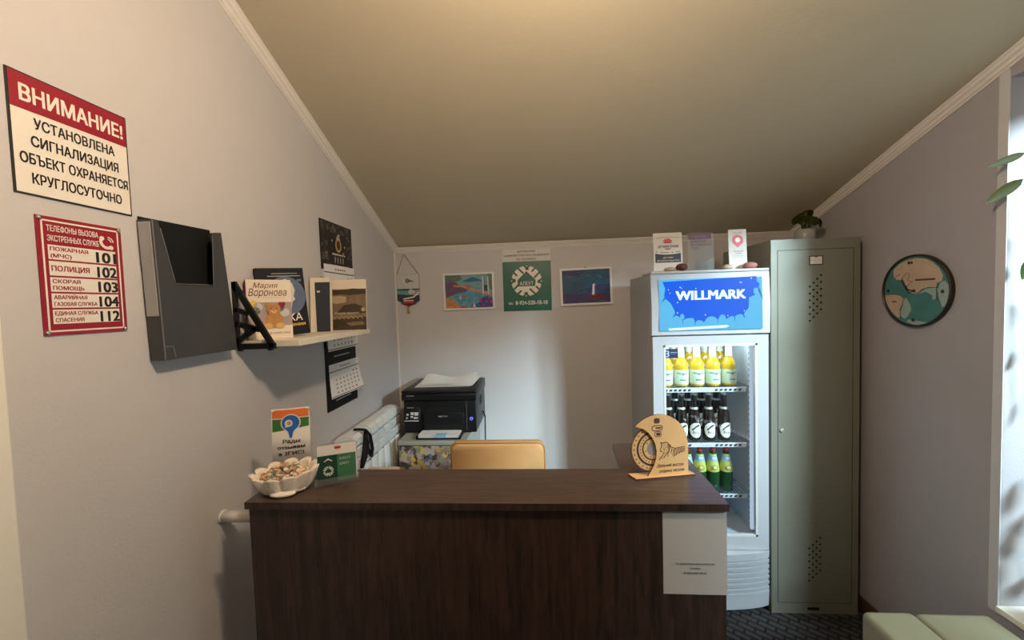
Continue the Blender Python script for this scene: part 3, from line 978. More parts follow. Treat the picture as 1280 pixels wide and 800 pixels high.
# engraved tokens
def pill(cx, cy, rx, ry, m, h):
    mb.poly([A(cx + rx * math.copysign(abs(math.cos(t)) ** 0.6, math.cos(t)), cy + ry * math.copysign(abs(math.sin(t)) ** 0.6, math.sin(t))) for t in [2 * PI * i / 24 for i in range(24)]], h, m)
pill(325, 110, 30, 26, 'engraving', E); pill(325, 107, 20, 15, 'award_edge', E + .0003)
pill(328, 180, 56, 28, 'engraving', E); pill(328, 180, 48, 19, 'award_wood', E + .0003); pill(340, 178, 32, 8, 'engraving', E + .0006)
pill(335, 238, 36, 28, 'engraving', E); pill(335, 238, 30, 21, 'award_wood', E + .0003); pill(338, 238, 22, 15, 'award_edge', E + .0006)
def st(pts, w=8, m='engraving', closed=False):
    mb.stroke([A(*p) for p in pts], w * K, E, m, closed=closed)
# tiger: ears, head, back, belly, legs, stripes
st([(360, 322), (372, 345), (362, 380), (352, 400), (365, 412), (382, 408)], 8)
st([(360, 322), (385, 330), (415, 322), (432, 332), (448, 352), (455, 378), (440, 400)], 9)
for q in ([(376, 352), (388, 346), (384, 360)], [(398, 344), (412, 350), (402, 358)], [(378, 372), (390, 368), (388, 376)], [(404, 366), (416, 370), (406, 377)], [(386, 392), (402, 390), (394, 402)], [(366, 352), (372, 366), (366, 372)], [(420, 362), (428, 380), (420, 384)], [(412, 392), (424, 396), (414, 404)]):
    mb.poly([A(*p) for p in q], E, 'engraving')
st([(384, 380), (390, 392)], 4); st([(404, 380), (398, 392)], 4)
for i in range(5):
    mb.poly([A(425 + i * 4, 345 + i * 14), A(446 + i * 2, 350 + i * 14), A(432 + i * 3, 362 + i * 13)], E, 'engraving')
st([(448, 345), (470, 375), (505, 388), (550, 384), (602, 378)], 8)
st([(602, 378), (606, 392), (598, 410), (600, 425)], 6)
st([(398, 410), (380, 440), (360, 470), (340, 490)], 6)
st([(440, 410), (418, 440), (395, 465), (385, 475)], 7)
st([(455, 400), (436, 430), (430, 465)], 5)
st([(490, 470), (520, 440), (560, 425), (590, 430)], 4)
for i, (x, l) in enumerate(((470, 55), (488, 75), (505, 80), (522, 70), (540, 62), (556, 55), (572, 50), (588, 40))):
    y0 = 386 + (i % 2) * 6
    mb.poly([A(x, y0), A(x + 9, y0 + 2), A(x - 4, y0 + l), A(x - 9, y0 + l - 4)], E, 'engraving')
for (x, y) in ((352, 462), (366, 470), (345, 480), (372, 448), (388, 430), (402, 425), (415, 412)):
    mb.poly([A(x, y), A(x + 12, y + 6), A(x + 4, y + 12)], E, 'engraving')
mb.text('Дальний восток', *A(455, 545), 0.0085, E, 'engraving', width=270 * K, bold=0.012, slant=0.2)
mb.text('родина тигров', *A(470, 598), 0.0085, E, 'engraving', width=250 * K, bold=0.012, slant=0.2)
part(mb, 'tiger_plate', aw)
F2 = frame((0, 0.006, 0.0045), (1, 0, 0), (0, 0, 1))
dc = (300, 385)
mb = MB(F2).prism([A(dc[0] + 225 * math.cos(t), dc[1] + 225 * math.sin(t)) for t in [2 * PI * i / 48 for i in range(48)]], 0, 0.003, 'award_wood', side='award_edge')
def ring(r0, r1, m, h):
    n = 48
    vs_ = []
    for r in (r0, r1):
        vs_ += [(*A(dc[0] + r * math.cos(2 * PI * i / n), dc[1] + r * math.sin(2 * PI * i / n)), h) for i in range(n)]
    mb.add(vs_, [(i, n + i, n + (i + 1) % n, (i + 1) % n) for i in range(n)], m)
ring(150, 170, 'award_edge', 0.0033); ring(100, 114, 'award_edge', 0.0033); ring(216, 224, 'engraving', 0.0033)
mb.disc(*A(*dc), 66 * K, 0.0033, 'award_grey', 32)
for i in range(26):
    t = 2 * PI * i / 26
    for r, s in ((196, 8), (132, 7), (84, 7)):
        if r != 84 or i % 4 == 0:
            cx, cy = dc[0] + r * math.cos(t), dc[1] + r * math.sin(t)
            mb.poly([A(cx - s, cy - s * .6), A(cx + s * .7, cy - s), A(cx + s, cy + s * .5), A(cx - s * .4, cy + s)], 0.0034, 'engraving')
part(mb, 'dial', aw)

# ------------------------------------------------------------------ left wall
# warning sign
SW, SH = 0.2055, 0.224
mb = MB(LEFT(0.657 + SW / 2, 1.829 + SH / 2))
mb.box((-SW / 2, -SH / 2, 0), (SW / 2, SH / 2, 0.003), 'black_print')
b = 0.0028
mb.rect(-SW / 2 + b, -SH / 2 + b, SW / 2 - b, SH / 2 - b, 0.0034, 'sign_cream')
mb.rect(-SW / 2 + b, SH / 2 - 0.068, SW / 2 - b, SH / 2 - b, 0.0038, 'red_print')
mb.text('ВНИМАНИЕ!', 0.003, SH / 2 - 0.037, 0.030, 0.0043, 'sign_cream', width=0.178, bold=0.03)
for body, y, ww in (('УСТАНОВЛЕНА', 0.024, 0.140), ('СИГНАЛИЗАЦИЯ', -0.010, 0.152), ('ОБЪЕКТ ОХРАНЯЕТСЯ', -0.044, 0.188), ('КРУГЛОСУТОЧНО', -0.080, 0.157)):
    mb.text(body, 0.002, y, 0.0195, 0.0043, 'black_print', width=ww, bold=0.025)
mesh_thing(mb, 'warning_sign', 'square cream and red warning sign at the top left of the wall', 'sign')

# emergency numbers plate
EW, EH = 0.151, 0.230
eb = thing('emergency_numbers_sign', 'red framed plate of five emergency phone numbers below the warning sign', 'sign', (XL, 0.683 + EW / 2, 1.5645 + EH / 2))
F = frame((0, 0, 0), (0, 1, 0), (0, 0, 1))
mb = MB(F)
mb.box((-EW / 2, -EH / 2, 0), (EW / 2, EH / 2, 0.003), 'red_print')
def outline(x0, y0, x1, y1, t, h, m):
    mb.rect(x0, y0, x1, y0 + t, h, m); mb.rect(x0, y1 - t, x1, y1, h, m); mb.rect(x0, y0, x0 + t, y1, h, m); mb.rect(x1 - t, y0, x1, y1, h, m)
outline(-EW / 2 + 0.0065, -EH / 2 + 0.0065, EW / 2 - 0.0065, EH / 2 - 0.0065, 0.0032, 0.0034, 'sign_cream')
mb.text('ТЕЛЕФОНЫ ВЫЗОВА', -0.016, EH / 2 - 0.022, 0.0115, 0.0036, 'sign_cream', width=0.089, bold=0.015)
mb.text('ЭКСТРЕННЫХ СЛУЖБ', -0.016, EH / 2 - 0.041, 0.0115, 0.0036, 'sign_cream', width=0.089, bold=0.015)
# telephone handset with waves
px, py = 0.046, EH / 2 - 0.034
pts = [(px + 0.013 * math.cos(a) , py + 0.013 * math.sin(a)) for a in [PI * 0.86 + PI * 0.78 * i / 10 for i in range(11)]]
mb.stroke(pts, 0.0062, 0.0036, 'sign_cream')
mb.disc(pts[0][0] + 0.001, pts[0][1] + 0.001, 0.0048, 0.0038, 'sign_cream', 12); mb.disc(pts[-1][0] + 0.001, pts[-1][1], 0.0048, 0.0038, 'sign_cream', 12)
for r in (0.006, 0.0105):
    mb.stroke([(px + 0.001 + r * math.cos(a), py + r * math.sin(a)) for a in [PI * 0.5 * i / 8 for i in range(9)]], 0.0022, 0.0036, 'sign_cream')
rows = [(('ПОЖАРНАЯ', '(МЧС)'), (0.064, 0.034), '101'), (('ПОЛИЦИЯ',), (0.064,), '102'), (('СКОРАЯ', 'ПОМОЩЬ'), (0.046, 0.052), '103'), (('АВАРИЙНАЯ', 'ГАЗОВАЯ СЛУЖБА'), (0.056, 0.074), '104'), (('ЕДИНАЯ СЛУЖБА', 'СПАСЕНИЯ'), (0.074, 0.048), '112')]
rt, rh = EH / 2 - 0.054, 0.0315
for i, (ls, ws, num) in enumerate(rows):
    y1 = rt - i * rh; y0 = y1 - rh + 0.0035
    mb.rect(-0.0605, y0, 0.0605, y1, 0.0034, 'sign_cream')
    cy = (y0 + y1) / 2
    ofs = [0.0] if len(ls) == 1 else [0.0066, -0.0066]
    for l, ww, oo in zip(ls, ws, ofs):
        mb.text(l, -0.057, cy + oo, 0.0075 if len(ls) == 2 else 0.0105, 0.0037, 'red_print', width=ww, align='l', bold=0.028)
    mb.text(num, 0.0595, cy - 0.001, 0.0225, 0.0038, 'black_print', width=0.037, align='r', bold=0.035)
part(mb, 'plate', eb)
for sx in (-1, 1):
    for sz in (-1, 1):
        q = MB(F @ Matrix.Translation((sx * (EW / 2 - 0.005), sz * (EH / 2 - 0.005), 0.003))).lathe([(0.0045, 0), (0.0042, 0.0015), (0.002, 0.003), (0, 0.0034)], 'steel', 12)
        part(q, 'screw', eb)

# file holder hung on the wall
fh = thing('file_holder', 'tall dark grey plastic file holder with a notched front hung on the left wall', 'file holder', (XL, 0.88, 1.487))
def fy(y): return y - 0.88
def fz(z): return z - 1.487
FH = frame((0, 0, 0), (0, 1, 0), (0, 0, 1))
outer = [(fy(0.882), 0.0), (fy(1.111), 0.0), (fy(1.076), fz(1.828)), (fy(0.872), fz(1.823))]
mb = MB(FH).prism([(fy(0.886), 0), (fy(1.111), 0), (fy(1.078), fz(1.836)), (fy(0.876), fz(1.832))], 0.001, 0.004, 'black_matte')
part(mb, 'back_panel', fh)
front = [(fy(0.882), 0.0), (fy(1.111), 0.0), (fy(1.076), fz(1.827)), (fy(1.047), fz(1.818)), (fy(1.040), fz(1.673)), (fy(0.922), fz(1.671)), (fy(0.888), fz(1.822)), (fy(0.872), fz(1.823))]
mb = MB(FH).prism(front, 0.037, 0.0395, 'grey_plastic', side='grey_plastic_edge')
mb.stroke([(fy(1.045), fz(1.812)), (fy(1.038), fz(1.676)), (fy(0.924), fz(1.674)), (fy(0.893), fz(1.806))], 0.0022, 0.0398, 'grey_plastic_edge')
mb.stroke([(fy(0.884), 0.002), (fy(0.874), fz(1.821))], 0.003, 0.0398, 'grey_plastic_edge')
mb.stroke([(fy(0.886), fz(1.52)), (fy(0.906), fz(1.52)), (fy(0.912), fz(1.49))], 0.002, 0.0398, 'grey_plastic_edge')
part(mb, 'front_panel', fh)
mb = MB()
def spine(z0, z1, m, d, x0=0.003, x1=0.0385):
    def e(z): return fy(0.882) + (fy(0.872) - fy(0.882)) * (z / fz(1.823))
    vs_ = [(x0, e(z0) - d, z0), (x1, e(z0) - d, z0), (x1, e(z1) - d, z1), (x0, e(z1) - d, z1), (x0, e(z0) + 0.002, z0), (x1, e(z0) + 0.002, z0), (x1, e(z1) + 0.002, z1), (x0, e(z1) + 0.002, z1)]
    mb.add(vs_, [(0, 1, 2, 3), (7, 6, 5, 4), (0, 4, 5, 1), (3, 2, 6, 7), (1, 5, 6, 2), (0, 3, 7, 4)], m)
spine(0, fz(1.823), 'grey_plastic', 0.0)
sp = part(mb, 'spine', fh)
mb = MB()
spine(fz(1.595), fz(1.818), 'silver_card', 0.0015, 0.006, 0.036)
part(mb, 'spine_label', sp, 'silver spine label')
mb = MB(FH).prism([(fy(1.110), 0), (fy(1.111), 0), (fy(1.076), fz(1.827)), (fy(1.074), fz(1.827))], 0.004, 0.0375, 'grey_plastic')
part(mb, 'side_panel', fh)
part(MB().box((0.003, fy(0.882), 0), (0.038, fy(1.110), 0.004), 'grey_plastic'), 'bottom_panel', fh)

# wall shelf
sf = thing('wall_shelf', 'pale birch wall shelf holding the books on the left wall', 'shelf', (XL, 1.415, 1.487))
mb = MB().rbox((0.0, -0.255, 0.0), (0.202, 0.257, 0.0205), 0.0015, 'shelf_birch', 1, smooth=False)
part(mb, 'board', sf)
for yb, nm in ((-0.2655, 'bracket'), (0.235, 'bracket')):
    mb = MB(frame((0, yb, 0.0), (1, 0, 0), (0, 0, 1)))
    z0 = -0.004 if yb < 0 else -0.19
    if yb < 0:
        T = [(0.0, z0), (0.128, z0), (0.0, 0.205)]
        def bar(a, b_, w, d0=-0.010, d1=0.0):
            a = Vector(a); b_ = Vector(b_); d = (b_ - a).normalized(); nn = Vector((-d.y, d.x)) * w / 2
            mb.prism([tuple(a + nn), tuple(a - nn), tuple(b_ - nn), tuple(b_ + nn)], d0, d1, 'black_metal')
        bar((0.006, z0), (0.006, 0.205), 0.014); bar((0.0, z0 + 0.008), (0.128, z0 + 0.008), 0.018); bar((0.003, 0.202), (0.121, z0 + 0.006), 0.017)
        bar((0.006, 0.075), (0.082, 0.055), 0.016); bar((0.006, 0.020), (0.072, 0.060), 0.014); bar((0.006, 0.120), (0.045, 0.105), 0.014)
        for xx in (0.015, 0.112):
            mb.prism([(xx - 0.006, z0 - 0.006), (xx + 0.006, z0 - 0.006), (xx + 0.006, z0), (xx - 0.006, z0)], -0.010, 0.0, 'black_metal')
    else:
        mb.prism([(0, -0.012), (0.12, -0.012), (0.12, 0.0), (0, 0.0)], -0.010, 0, 'black_metal')
        mb.prism([(0, -0.06), (0.012, -0.06), (0.012, 0.0), (0, 0.0)], -0.010, 0, 'black_metal')
    part(mb, nm, sf, 'black truss bracket' if yb < 0 else None)
ST = 1.5076

# teddy bear book
a = math.radians(43)
bk = thing('book', 'cream book with a teddy bear on its cover at the near shelf end', 'book', (-0.922, 1.186, ST), a, group=None)
bw, bh, bt = 0.126, 0.193, 0.021
mb = MB(FRONT)
mb.box((0, 0, -0.0025), (bw, bh, 0.0), 'book_lilac')
E = 0.0006
mb.rect(0, 0, bw, bh * 0.22, E, 'cream_paper'); mb.rect(0, bh * 0.62, bw, bh, E, 'cream_paper')
mb.text('Мария', 0.052, bh * 0.905, 0.017, E * 2, 'dark_red', width=0.066, slant=0.25)
mb.text('Воронова', 0.058, bh * 0.79, 0.024, E * 2, 'dark_red', width=0.106, slant=0.2)
mb.rect(0.045, bh * 0.695, 0.108, bh * 0.70, E * 2, 'gold_print')
for (x, y, r, m) in ((0.018, 0.115, 0.011, 'yellow_print'), (0.030, 0.105, 0.013, 'light_grey'), (0.024, 0.092, 0.012, 'p_green'), (0.105, 0.085, 0.014, 'light_grey'), (0.092, 0.100, 0.012, 'purple_print')):
    mb.disc(x, y, r, E * 1.5, m, 16)
bx, by = 0.073, 0.062
for (x, y, rx, ry, m, l) in ((-0.012, -0.005, 0.012, 0.025, 'bear_fur', 0), (0.014, -0.005, 0.012, 0.025, 'bear_fur', 0), (0, 0, 0.021, 0.027, 'bear_fur', 1), (-0.017, -0.020, 0.013, 0.010, 'bear_pale', 2), (0.017, -0.020, 0.013, 0.010, 'bear_pale', 2), (0, 0.033, 0.020, 0.018, 'bear_fur', 3), (-0.016, 0.049, 0.007, 0.007, 'bear_fur', 2), (0.016, 0.049, 0.007, 0.007, 'bear_fur', 2), (0, 0.028, 0.009, 0.007, 'bear_pale', 4), (0, 0.031, 0.0025, 0.0018, 'black_print', 5), (-0.007, 0.037, 0.0018, 0.0018, 'black_print', 5), (0.007, 0.037, 0.0018, 0.0018, 'black_print', 5)):
    mb.disc(bx + x, by + y, rx, E * (3 + l), m, 20, ry)
mb.disc(bx + 0.020, by + 0.052, 0.006, E * 9, 'red_print', 12); mb.disc(bx + 0.028, by + 0.052, 0.006, E * 9, 'red_print', 12); mb.poly([(bx + 0.014, by + 0.050), (bx + 0.034, by + 0.050), (bx + 0.024, by + 0.040)], E * 9, 'red_print')
mb.text('за чужую спину', 0.088, 0.019, 0.008, E * 2, 'brown_print', width=0.060, slant=0.2)
part(mb, 'front_cover', bk)
part(MB(FRONT).box((0, 0, -bt), (bw, bh, -bt + 0.0025), 'dark_red'), 'back_cover', bk)
part(MB(FRONT).box((-0.0012, 0, -bt), (0.0, bh, 0.0), 'red_print'), 'spine', bk, 'red spine')
part(MB(FRONT).box((0.001, 0.003, -bt + 0.0026), (bw - 0.003, bh - 0.003, -0.0026), 'cream_paper'), 'page_block', bk)

# dark science book
bk = thing('book', 'navy book with a glowing head on its cover behind the bear book', 'book', (-0.909, 1.238, ST + 0.001), math.radians(51), rot=(math.radians(-2), math.radians(-3.0), math.radians(51)))
bw, bh, bt = 0.146, 0.232, 0.022
mb = MB(FRONT)
mb.box((0, 0, -0.0025), (bw, bh, 0.0), 'book_navy')
mb.rect(0.045, bh - 0.020, bw - 0.02, bh - 0.0175, E, 'grey_print'); mb.rect(0.032, bh - 0.029, bw - 0.012, bh - 0.026, E, 'grey_print')
mb.disc(0.083, 0.135, 0.062, E, 'glow_halo', 32, 0.068)
mb.poly([(0.060, 0.185), (0.085, 0.195), (0.105, 0.180), (0.112, 0.155), (0.106, 0.135), (0.110, 0.122), (0.100, 0.115), (0.095, 0.092), (0.060, 0.092)], E * 2, 'glow_print')
for i in range(5):
    mb.rect(0.122, 0.105 + i * 0.020, 0.136, 0.113 + i * 0.020, E * 2, 'glow_halo')
mb.text('НАУКА', 0.070, 0.062, 0.026, E * 3, 'sign_cream', width=0.112, bold=0.008)
mb.text('сознания', 0.088, 0.037, 0.012, E * 3, 'yellow_print', width=0.090, bold=0.015)
part(mb, 'front_cover', bk)
part(MB(FRONT).box((0, 0, -bt), (bw, bh, -bt + 0.0025), 'book_navy'), 'back_cover', bk)
part(MB(FRONT).box((-0.001, 0, -bt), (0.0, bh, 0.0), 'book_navy'), 'spine', bk)
part(MB(FRONT).box((0.001, 0.003, -bt + 0.0026), (bw - 0.003, bh - 0.003, -0.0026), 'cream_paper'), 'page_block', bk)

# cream slipcase with a dark panel
al = thing('album', 'narrow cream album with a dark panel between the navy book and the sepia photo book', 'album', (-0.926, 1.535, ST), rot=(math.radians(-4), 0, math.radians(6)))
mb = MB(FRONT).box((0, 0, -0.022), (0.080, 0.222, 0), 'cream_paper')
part(mb, 'case', al)
mb = MB(FRONT).prism([(0.026, 0.0), (0.0795, 0.0), (0.0795, 0.202), (0.019, 0.202)], 0.0001, 0.0012, 'slate_print')
mb.rect(0.028, 0.160, 0.040, 0.168, 0.0016, 'sign_cream')
part(mb, 'cover_panel', al, 'dark slate cover panel')

# sepia photo book
pb = thing('photo_book', 'landscape photo book with a sepia town view at the far end of the shelf', 'book', (-0.888, 1.618, ST), rot=(math.radians(-3), 0, math.radians(1)))
pw, ph = 0.158, 0.214
mb = MB(FRONT)
mb.box((0, 0, -0.003), (pw, ph, 0), 'cream_paper')
mb.rect(0, 0, pw, ph - 0.040, E, 'sepia_mid')
mb.poly([(0, 0.118), (0.03, 0.112), (0.07, 0.118), (0.074, 0.140), (0.05, 0.146), (0, 0.144)], E * 2, 'sepia_light')
mb.poly([(0, 0.150), (0.05, 0.152), (0.09, 0.148), (pw, 0.152), (pw, 0.172), (0.1, 0.176), (0.04, 0.170), (0, 0.174)], E * 2, 'sepia_dark')
mb.poly([(0.03, 0.072), (0.06, 0.105), (0.11, 0.112), (0.15, 0.095), (pw, 0.070), (pw, 0.0), (0, 0), (0, 0.050)], E * 3, 'sepia_dark')
mb.poly([(0, 0.062), (0.06, 0.075), (0.12, 0.066), (pw, 0.072), (pw, 0.055), (0.08, 0.048), (0, 0.044)], E * 4, 'sepia_mid')
mb.poly([(0.07, 0.030), (0.14, 0.036), (0.152, 0.022), (0.09, 0.016)], E * 4, 'sepia_mid')
for i in range(7):
    mb.stroke([(0.012 + i * 0.020 + 0.010 * math.cos(t), 0.045 + 0.012 * math.sin(t)) for t in [PI * k / 8 for k in range(9)]], 0.0022, E * 6, 'sepia_light')
mb.text('Секреты прошлого', 0.075, 0.072, 0.010, E * 7, 'sign_cream', width=0.105, slant=0.15)
mb.disc(0.146, 0.086, 0.009, E * 6, 'sepia_light', 16)
part(mb, 'front_cover', pb)
part(MB(FRONT).box((0.001, 0.002, -0.012), (pw - 0.002, ph - 0.002, -0.003), 'cream_paper'), 'page_block', pb)

# wall calendar
cw = thing('wall_calendar', 'long black wall calendar with three month pads hung behind the shelf', 'calendar', (XL, 1.80, 1.14))
CF = frame((0, 0, 0), (0, 1, 0), (0, 0, 1))
mb = MB(CF).box((-0.148, 0.0, 0.0), (0.138, 0.60, 0.003), 'black_matte')
for z in (0.035, 0.238):
    mb.rect(-0.075, z, 0.070, z + 0.006, 0.0034, 'grey_print')
part(mb, 'backing', cw)
mb = MB(CF).box((-0.142, 0.636, 0.002), (0.145, 0.856, 0.005), 'black_print')
mb.rect(-0.142, 0.60, 0.145, 0.635, 0.0035, 'white_paper')
mb.text('МАЙ 2025', 0.0, 0.617, 0.010, 0.004, 'slate_print', width=0.11)
mb.rect(-0.136, 0.68, -0.085, 0.850, 0.0054, 'gold_speckle'); mb.rect(0.090, 0.70, 0.140, 0.850, 0.0054, 'gold_speckle'); mb.rect(-0.085, 0.81, 0.090, 0.850, 0.0054, 'gold_speckle')
mb.disc(0.01, 0.755, 0.028, 0.0056, 'gold_print', 20, 0.032); mb.disc(0.01, 0.757, 0.018, 0.006, 'brown_print', 16, 0.022)
mb.poly([(-0.012, 0.782), (0.012, 0.812), (0.030, 0.782)], 0.0058, 'grey_print')
for i in range(9):
    t = 2 * PI * i / 9
    mb.disc(0.01 + 0.06 * math.cos(t), 0.755 + 0.05 * math.sin(t), 0.006, 0.0056, 'slate_print' if i % 2 else 'grey_print', 10)
mb.rect(-0.05, 0.708, 0.07, 0.716, 0.0058, 'sepia_light'); mb.rect(-0.080, 0.655, 0.10, 0.662, 0.0058, 'sepia_light')
for i in range(4):
    mb.rect(-0.03 + i * 0.025, 0.672, -0.022 + i * 0.025, 0.70, 0.0058, 'grey_print')
part(mb, 'header_picture', cw)
def month_pad(z0, z1, head, curl, name):
    mb = MB(CF)
    y0, y1 = -0.128, 0.156
    n = 8
    vs_, fs = [], []
    for i in range(n + 1):
        t = i / n
        z = z1 - (z1 - z0) * t
        for j in range(n + 1):
            u = j / n
            lift = 0.006 + curl * (t ** 2.2) * (0.25 + 0.75 * u)
            vs_.append((y0 + (y1 - y0) * u, z, lift))
    for i in range(n):
        for j in range(n):
            a_ = i * (n + 1) + j
            fs.append((a_, a_ + n + 1, a_ + n + 2, a_ + 1))
    mb.add(vs_, fs, 'bright_paper', True)
    def P(u, t, d=0.0009):
        return (y0 + (y1 - y0) * u, z1 - (z1 - z0) * t, 0.006 + curl * (t ** 2.2) * (0.25 + 0.75 * u) + d)
    def q(u0, t0, u1, t1, m):
        mb.add([P(u0, t0), P(u0, t1), P(u1, t1), P(u1, t0)], [(0, 1, 2, 3)], m)
    q(0.0, 0.21, 1.0, 0.235, 'slate_print'); q(0.0, 0.955, 1.0, 0.975, 'slate_print')
    for k in range(5):
        q(0.33 + k * 0.075, 0.09, 0.33 + k * 0.075 + 0.05, 0.145, 'grey_print')
    for r in range(5):
        for c in range(7):
            if (r == 0 and c < 5) or (r == 4 and c > 5):
                continue
            u = 0.17 + c * 0.115; t = 0.34 + r * 0.125
            q(u, t, u + 0.045, t + 0.055, 'bright_red_print' if c > 4 and r % 2 == 0 else 'grey_print')
    return mb
part(month_pad(0.50, 0.66, True, 0.001, ''), 'month_pad', cw)
mb = month_pad(0.268, 0.455, True, 0.004, '')
mb.rect(-0.030, 0.315, 0.0, 0.345, 0.0095, 'bright_red_print'); mb.rect(-0.024, 0.321, -0.006, 0.339, 0.0099, 'white_paper')
part(mb, 'month_pad', cw)
part(month_pad(0.055, 0.208, True, 0.028, ''), 'month_pad', cw)

# radiator
rd = thing('radiator', 'white sectional radiator on the left wall beside the printer', 'radiator', (XL, 1.665, 0.53))
for i in range(7):
    y0 = 0.08 * i
    mb = MB()
    mb.rbox((0.025, y0 + 0.014, 0.02), (0.098, y0 + 0.066, 0.475), 0.012, 'radiator_white', 2)
    # curved top cap
    pr_ = [(0.015, 0.44), (0.015, 0.478), (0.03, 0.492), (0.06, 0.500), (0.095, 0.496), (0.112, 0.480), (0.116, 0.455), (0.100, 0.44)]
    mb.prism(pr_, -(y0 + 0.076), -(y0 + 0.005), 'radiator_white', xf=frame((0, 0, 0), (1, 0, 0), (0, 0, 1)))
    mb.rbox((0.100, y0 + 0.010, 0.0), (0.116, y0 + 0.070, 0.335), 0.004, 'radiator_white', 2)
    for zb in (0.345, 0.395):
        mb.prism([(0.085, zb), (0.116, zb + 0.006), (0.116, zb + 0.040), (0.108, zb + 0.044), (0.085, zb + 0.02)], -(y0 + 0.070), -(y0 + 0.010), 'radiator_white', xf=frame((0, 0, 0), (1, 0, 0), (0, 0, 1)))
    part(mb, 'section', rd)
for yy in (0.06, 0.50):
    part(MB().box((0.0, yy - 0.012, 0.40), (0.03, yy + 0.012, 0.43), 'radiator_white'), 'wall_hook', rd)
# pipe stub
mb = MB().tube([(XL, 1.062, 1.003), (-0.80, 1.062, 1.003)], 0.016, 'radiator_white', 16)
mb.tube([(XL, 1.062, 1.003), (-0.932, 1.062, 1.003)], 0.018, 'radiator_white', 16)
mesh_thing(mb, 'heating_pipe', 'short white pipe stub leaving the wall behind the left end of the counter', 'pipe')
# strap hanging on the radiator
mb = MB()
def loop(pts, r): mb.tube(pts, r, 'black_matte', 8, closed=True, flat=0.35)
loop([(-0.815, 1.745, 1.035), (-0.808, 1.775, 1.00), (-0.806, 1.790, 0.93), (-0.806, 1.775, 0.895), (-0.807, 1.755, 0.92), (-0.809, 1.740, 0.99)], 0.009)
loop([(-0.814, 1.742, 1.030), (-0.806, 1.745, 0.97), (-0.805, 1.715, 0.915), (-0.805, 1.672, 0.885), (-0.805, 1.680, 0.915), (-0.806, 1.705, 0.955), (-0.809, 1.725, 1.0)], 0.009)
mb.tube([(-0.815, 1.745, 1.034), (-0.84, 1.745, 1.036), (-0.87, 1.745, 1.036)], 0.006, 'black_matte', 8)
mesh_thing(mb, 'strap', 'black looped strap hung over the front of the white radiator', 'strap')
# side table with pale top
dk = thing('side_table', 'pale beige table top edge behind the counter beside the radiator', 'table', (-0.74, 1.49, 0))
part(MB().rbox((-0.075, -0.30, 0.832), (0.075, 0.275, 0.852), 0.003, 'desk_beige', 1, smooth=False), 'table_top', dk)
for sx in (-1, 1):
    for sy in (-0.285, 0.26):
        part(MB().box((sx * 0.06 - 0.012, sy - 0.012, 0), (sx * 0.06 + 0.012, sy + 0.012, 0.832), 'desk_beige'), 'leg', dk)

# ------------------------------------------------------------------ printer corner
cb = thing('printer_cabinet', 'low grey cabinet with a collage of animal pictures under the printer', 'cabinet', (-0.58, 2.25, 0))
mb = MB().rbox((-0.185, -0.245, 0.862), (0.185, 0.255, 0.884), 0.003, 'stand_grey', 1, smooth=False)
part(mb, 'top_board', cb)
part(MB().box((-0.180, -0.232, 0.04), (0.180, 0.250, 0.862), 'stand_grey').box((-0.17, -0.22, 0), (0.17, 0.24, 0.04), 'black_matte'), 'body', cb)
part(MB().box((-0.178, -0.242, 0.05), (0.178, -0.232, 0.858), 'collage'), 'door', cb, 'door covered with small animal pictures')

pt_ = thing('printer', 'black laser multifunction printer on the collage cabinet in the left back corner', 'printer', (-0.565, 2.30, 0.884))
mb = MB()
mb.rbox((-0.205, -0.165, 0.004), (0.205, 0.19, 0.186), 0.006, 'black_plastic')
mb.box((-0.075, -0.172, 0.095), (0.125, -0.16, 0.150), 'black_matte')
mb.rbox((-0.09, -0.178, 0.012), (0.14, -0.160, 0.118), 0.005, 'black_plastic')
mb.text('PANTUM', 0.02, 0.10, 0.008, 0.1785, 'light_grey', width=0.05, xf=FRONT)
mb.box((0.1515, -0.1665, 0.02), (0.153, -0.160, 0.182), 'grey_plastic_edge')
for k in range(4):
    mb.box((0.2045, -0.02 + k * 0.02, 0.12), (0.206, -0.01 + k * 0.02, 0.17), 'black_matte')
part(mb, 'body', pt_)
mb = MB()
mb.rbox((-0.213, -0.178, 0.188), (0.211, 0.195, 0.226), 0.006, 'black_plastic')
part(mb, 'scanner', pt_)
mb = MB()
mb.rbox((-0.213, -0.176, 0.2262), (0.211, 0.195, 0.244), 0.006, 'black_plastic')
mb.text('PANTUM', -0.16, 0.216, 0.006, 0.1785, 'light_grey', width=0.04, xf=FRONT)
part(mb, 'scanner_lid', pt_)
mb = MB(frame((-0.152, -0.172, 0.105), (1, 0, 0), (0, 0.45, 1)))
mb.rbox((-0.045, -0.035, -0.012), (0.045, 0.055, 0.012), 0.004, 'black_plastic')
mb.rect(-0.042, -0.034, 0.042, -0.030, 0.0126, 'light_grey')
mb.rect(-0.038, -0.026, 0.038, 0.025, 0.0124, 'black_matte')
for (x, y, s) in ((-0.026, 0.002, .006), (0.0, 0.008, .009), (0.0, -0.010, .007), (0.024, 0.006, .011), (-0.028, -0.016, .005), (0.018, -0.016, .006), (0.03, -0.016, .005)):
    mb.rect(x - s, y - s * .8, x + s, y + s * .8, 0.0128, 'light_grey')
mb.text('PANTUM', -0.014, 0.040, 0.006, 0.0128, 'light_grey', width=0.035)
part(mb, 'control_panel', pt_)
mb = MB(frame((0.178, -0.1655, 0.082), (1, 0, 0), (0, 0, 1))).lathe([(0.009, 0), (0.009, 0.003)], 'led_blue', 18)
mb.disc(0, 0, 0.0065, 0.0034, 'black_matte', 16); mb.disc(0, 0, 0.0025, 0.0038, 'led_blue', 12)
part(mb, 'power_button', pt_, 'blue lit power button')
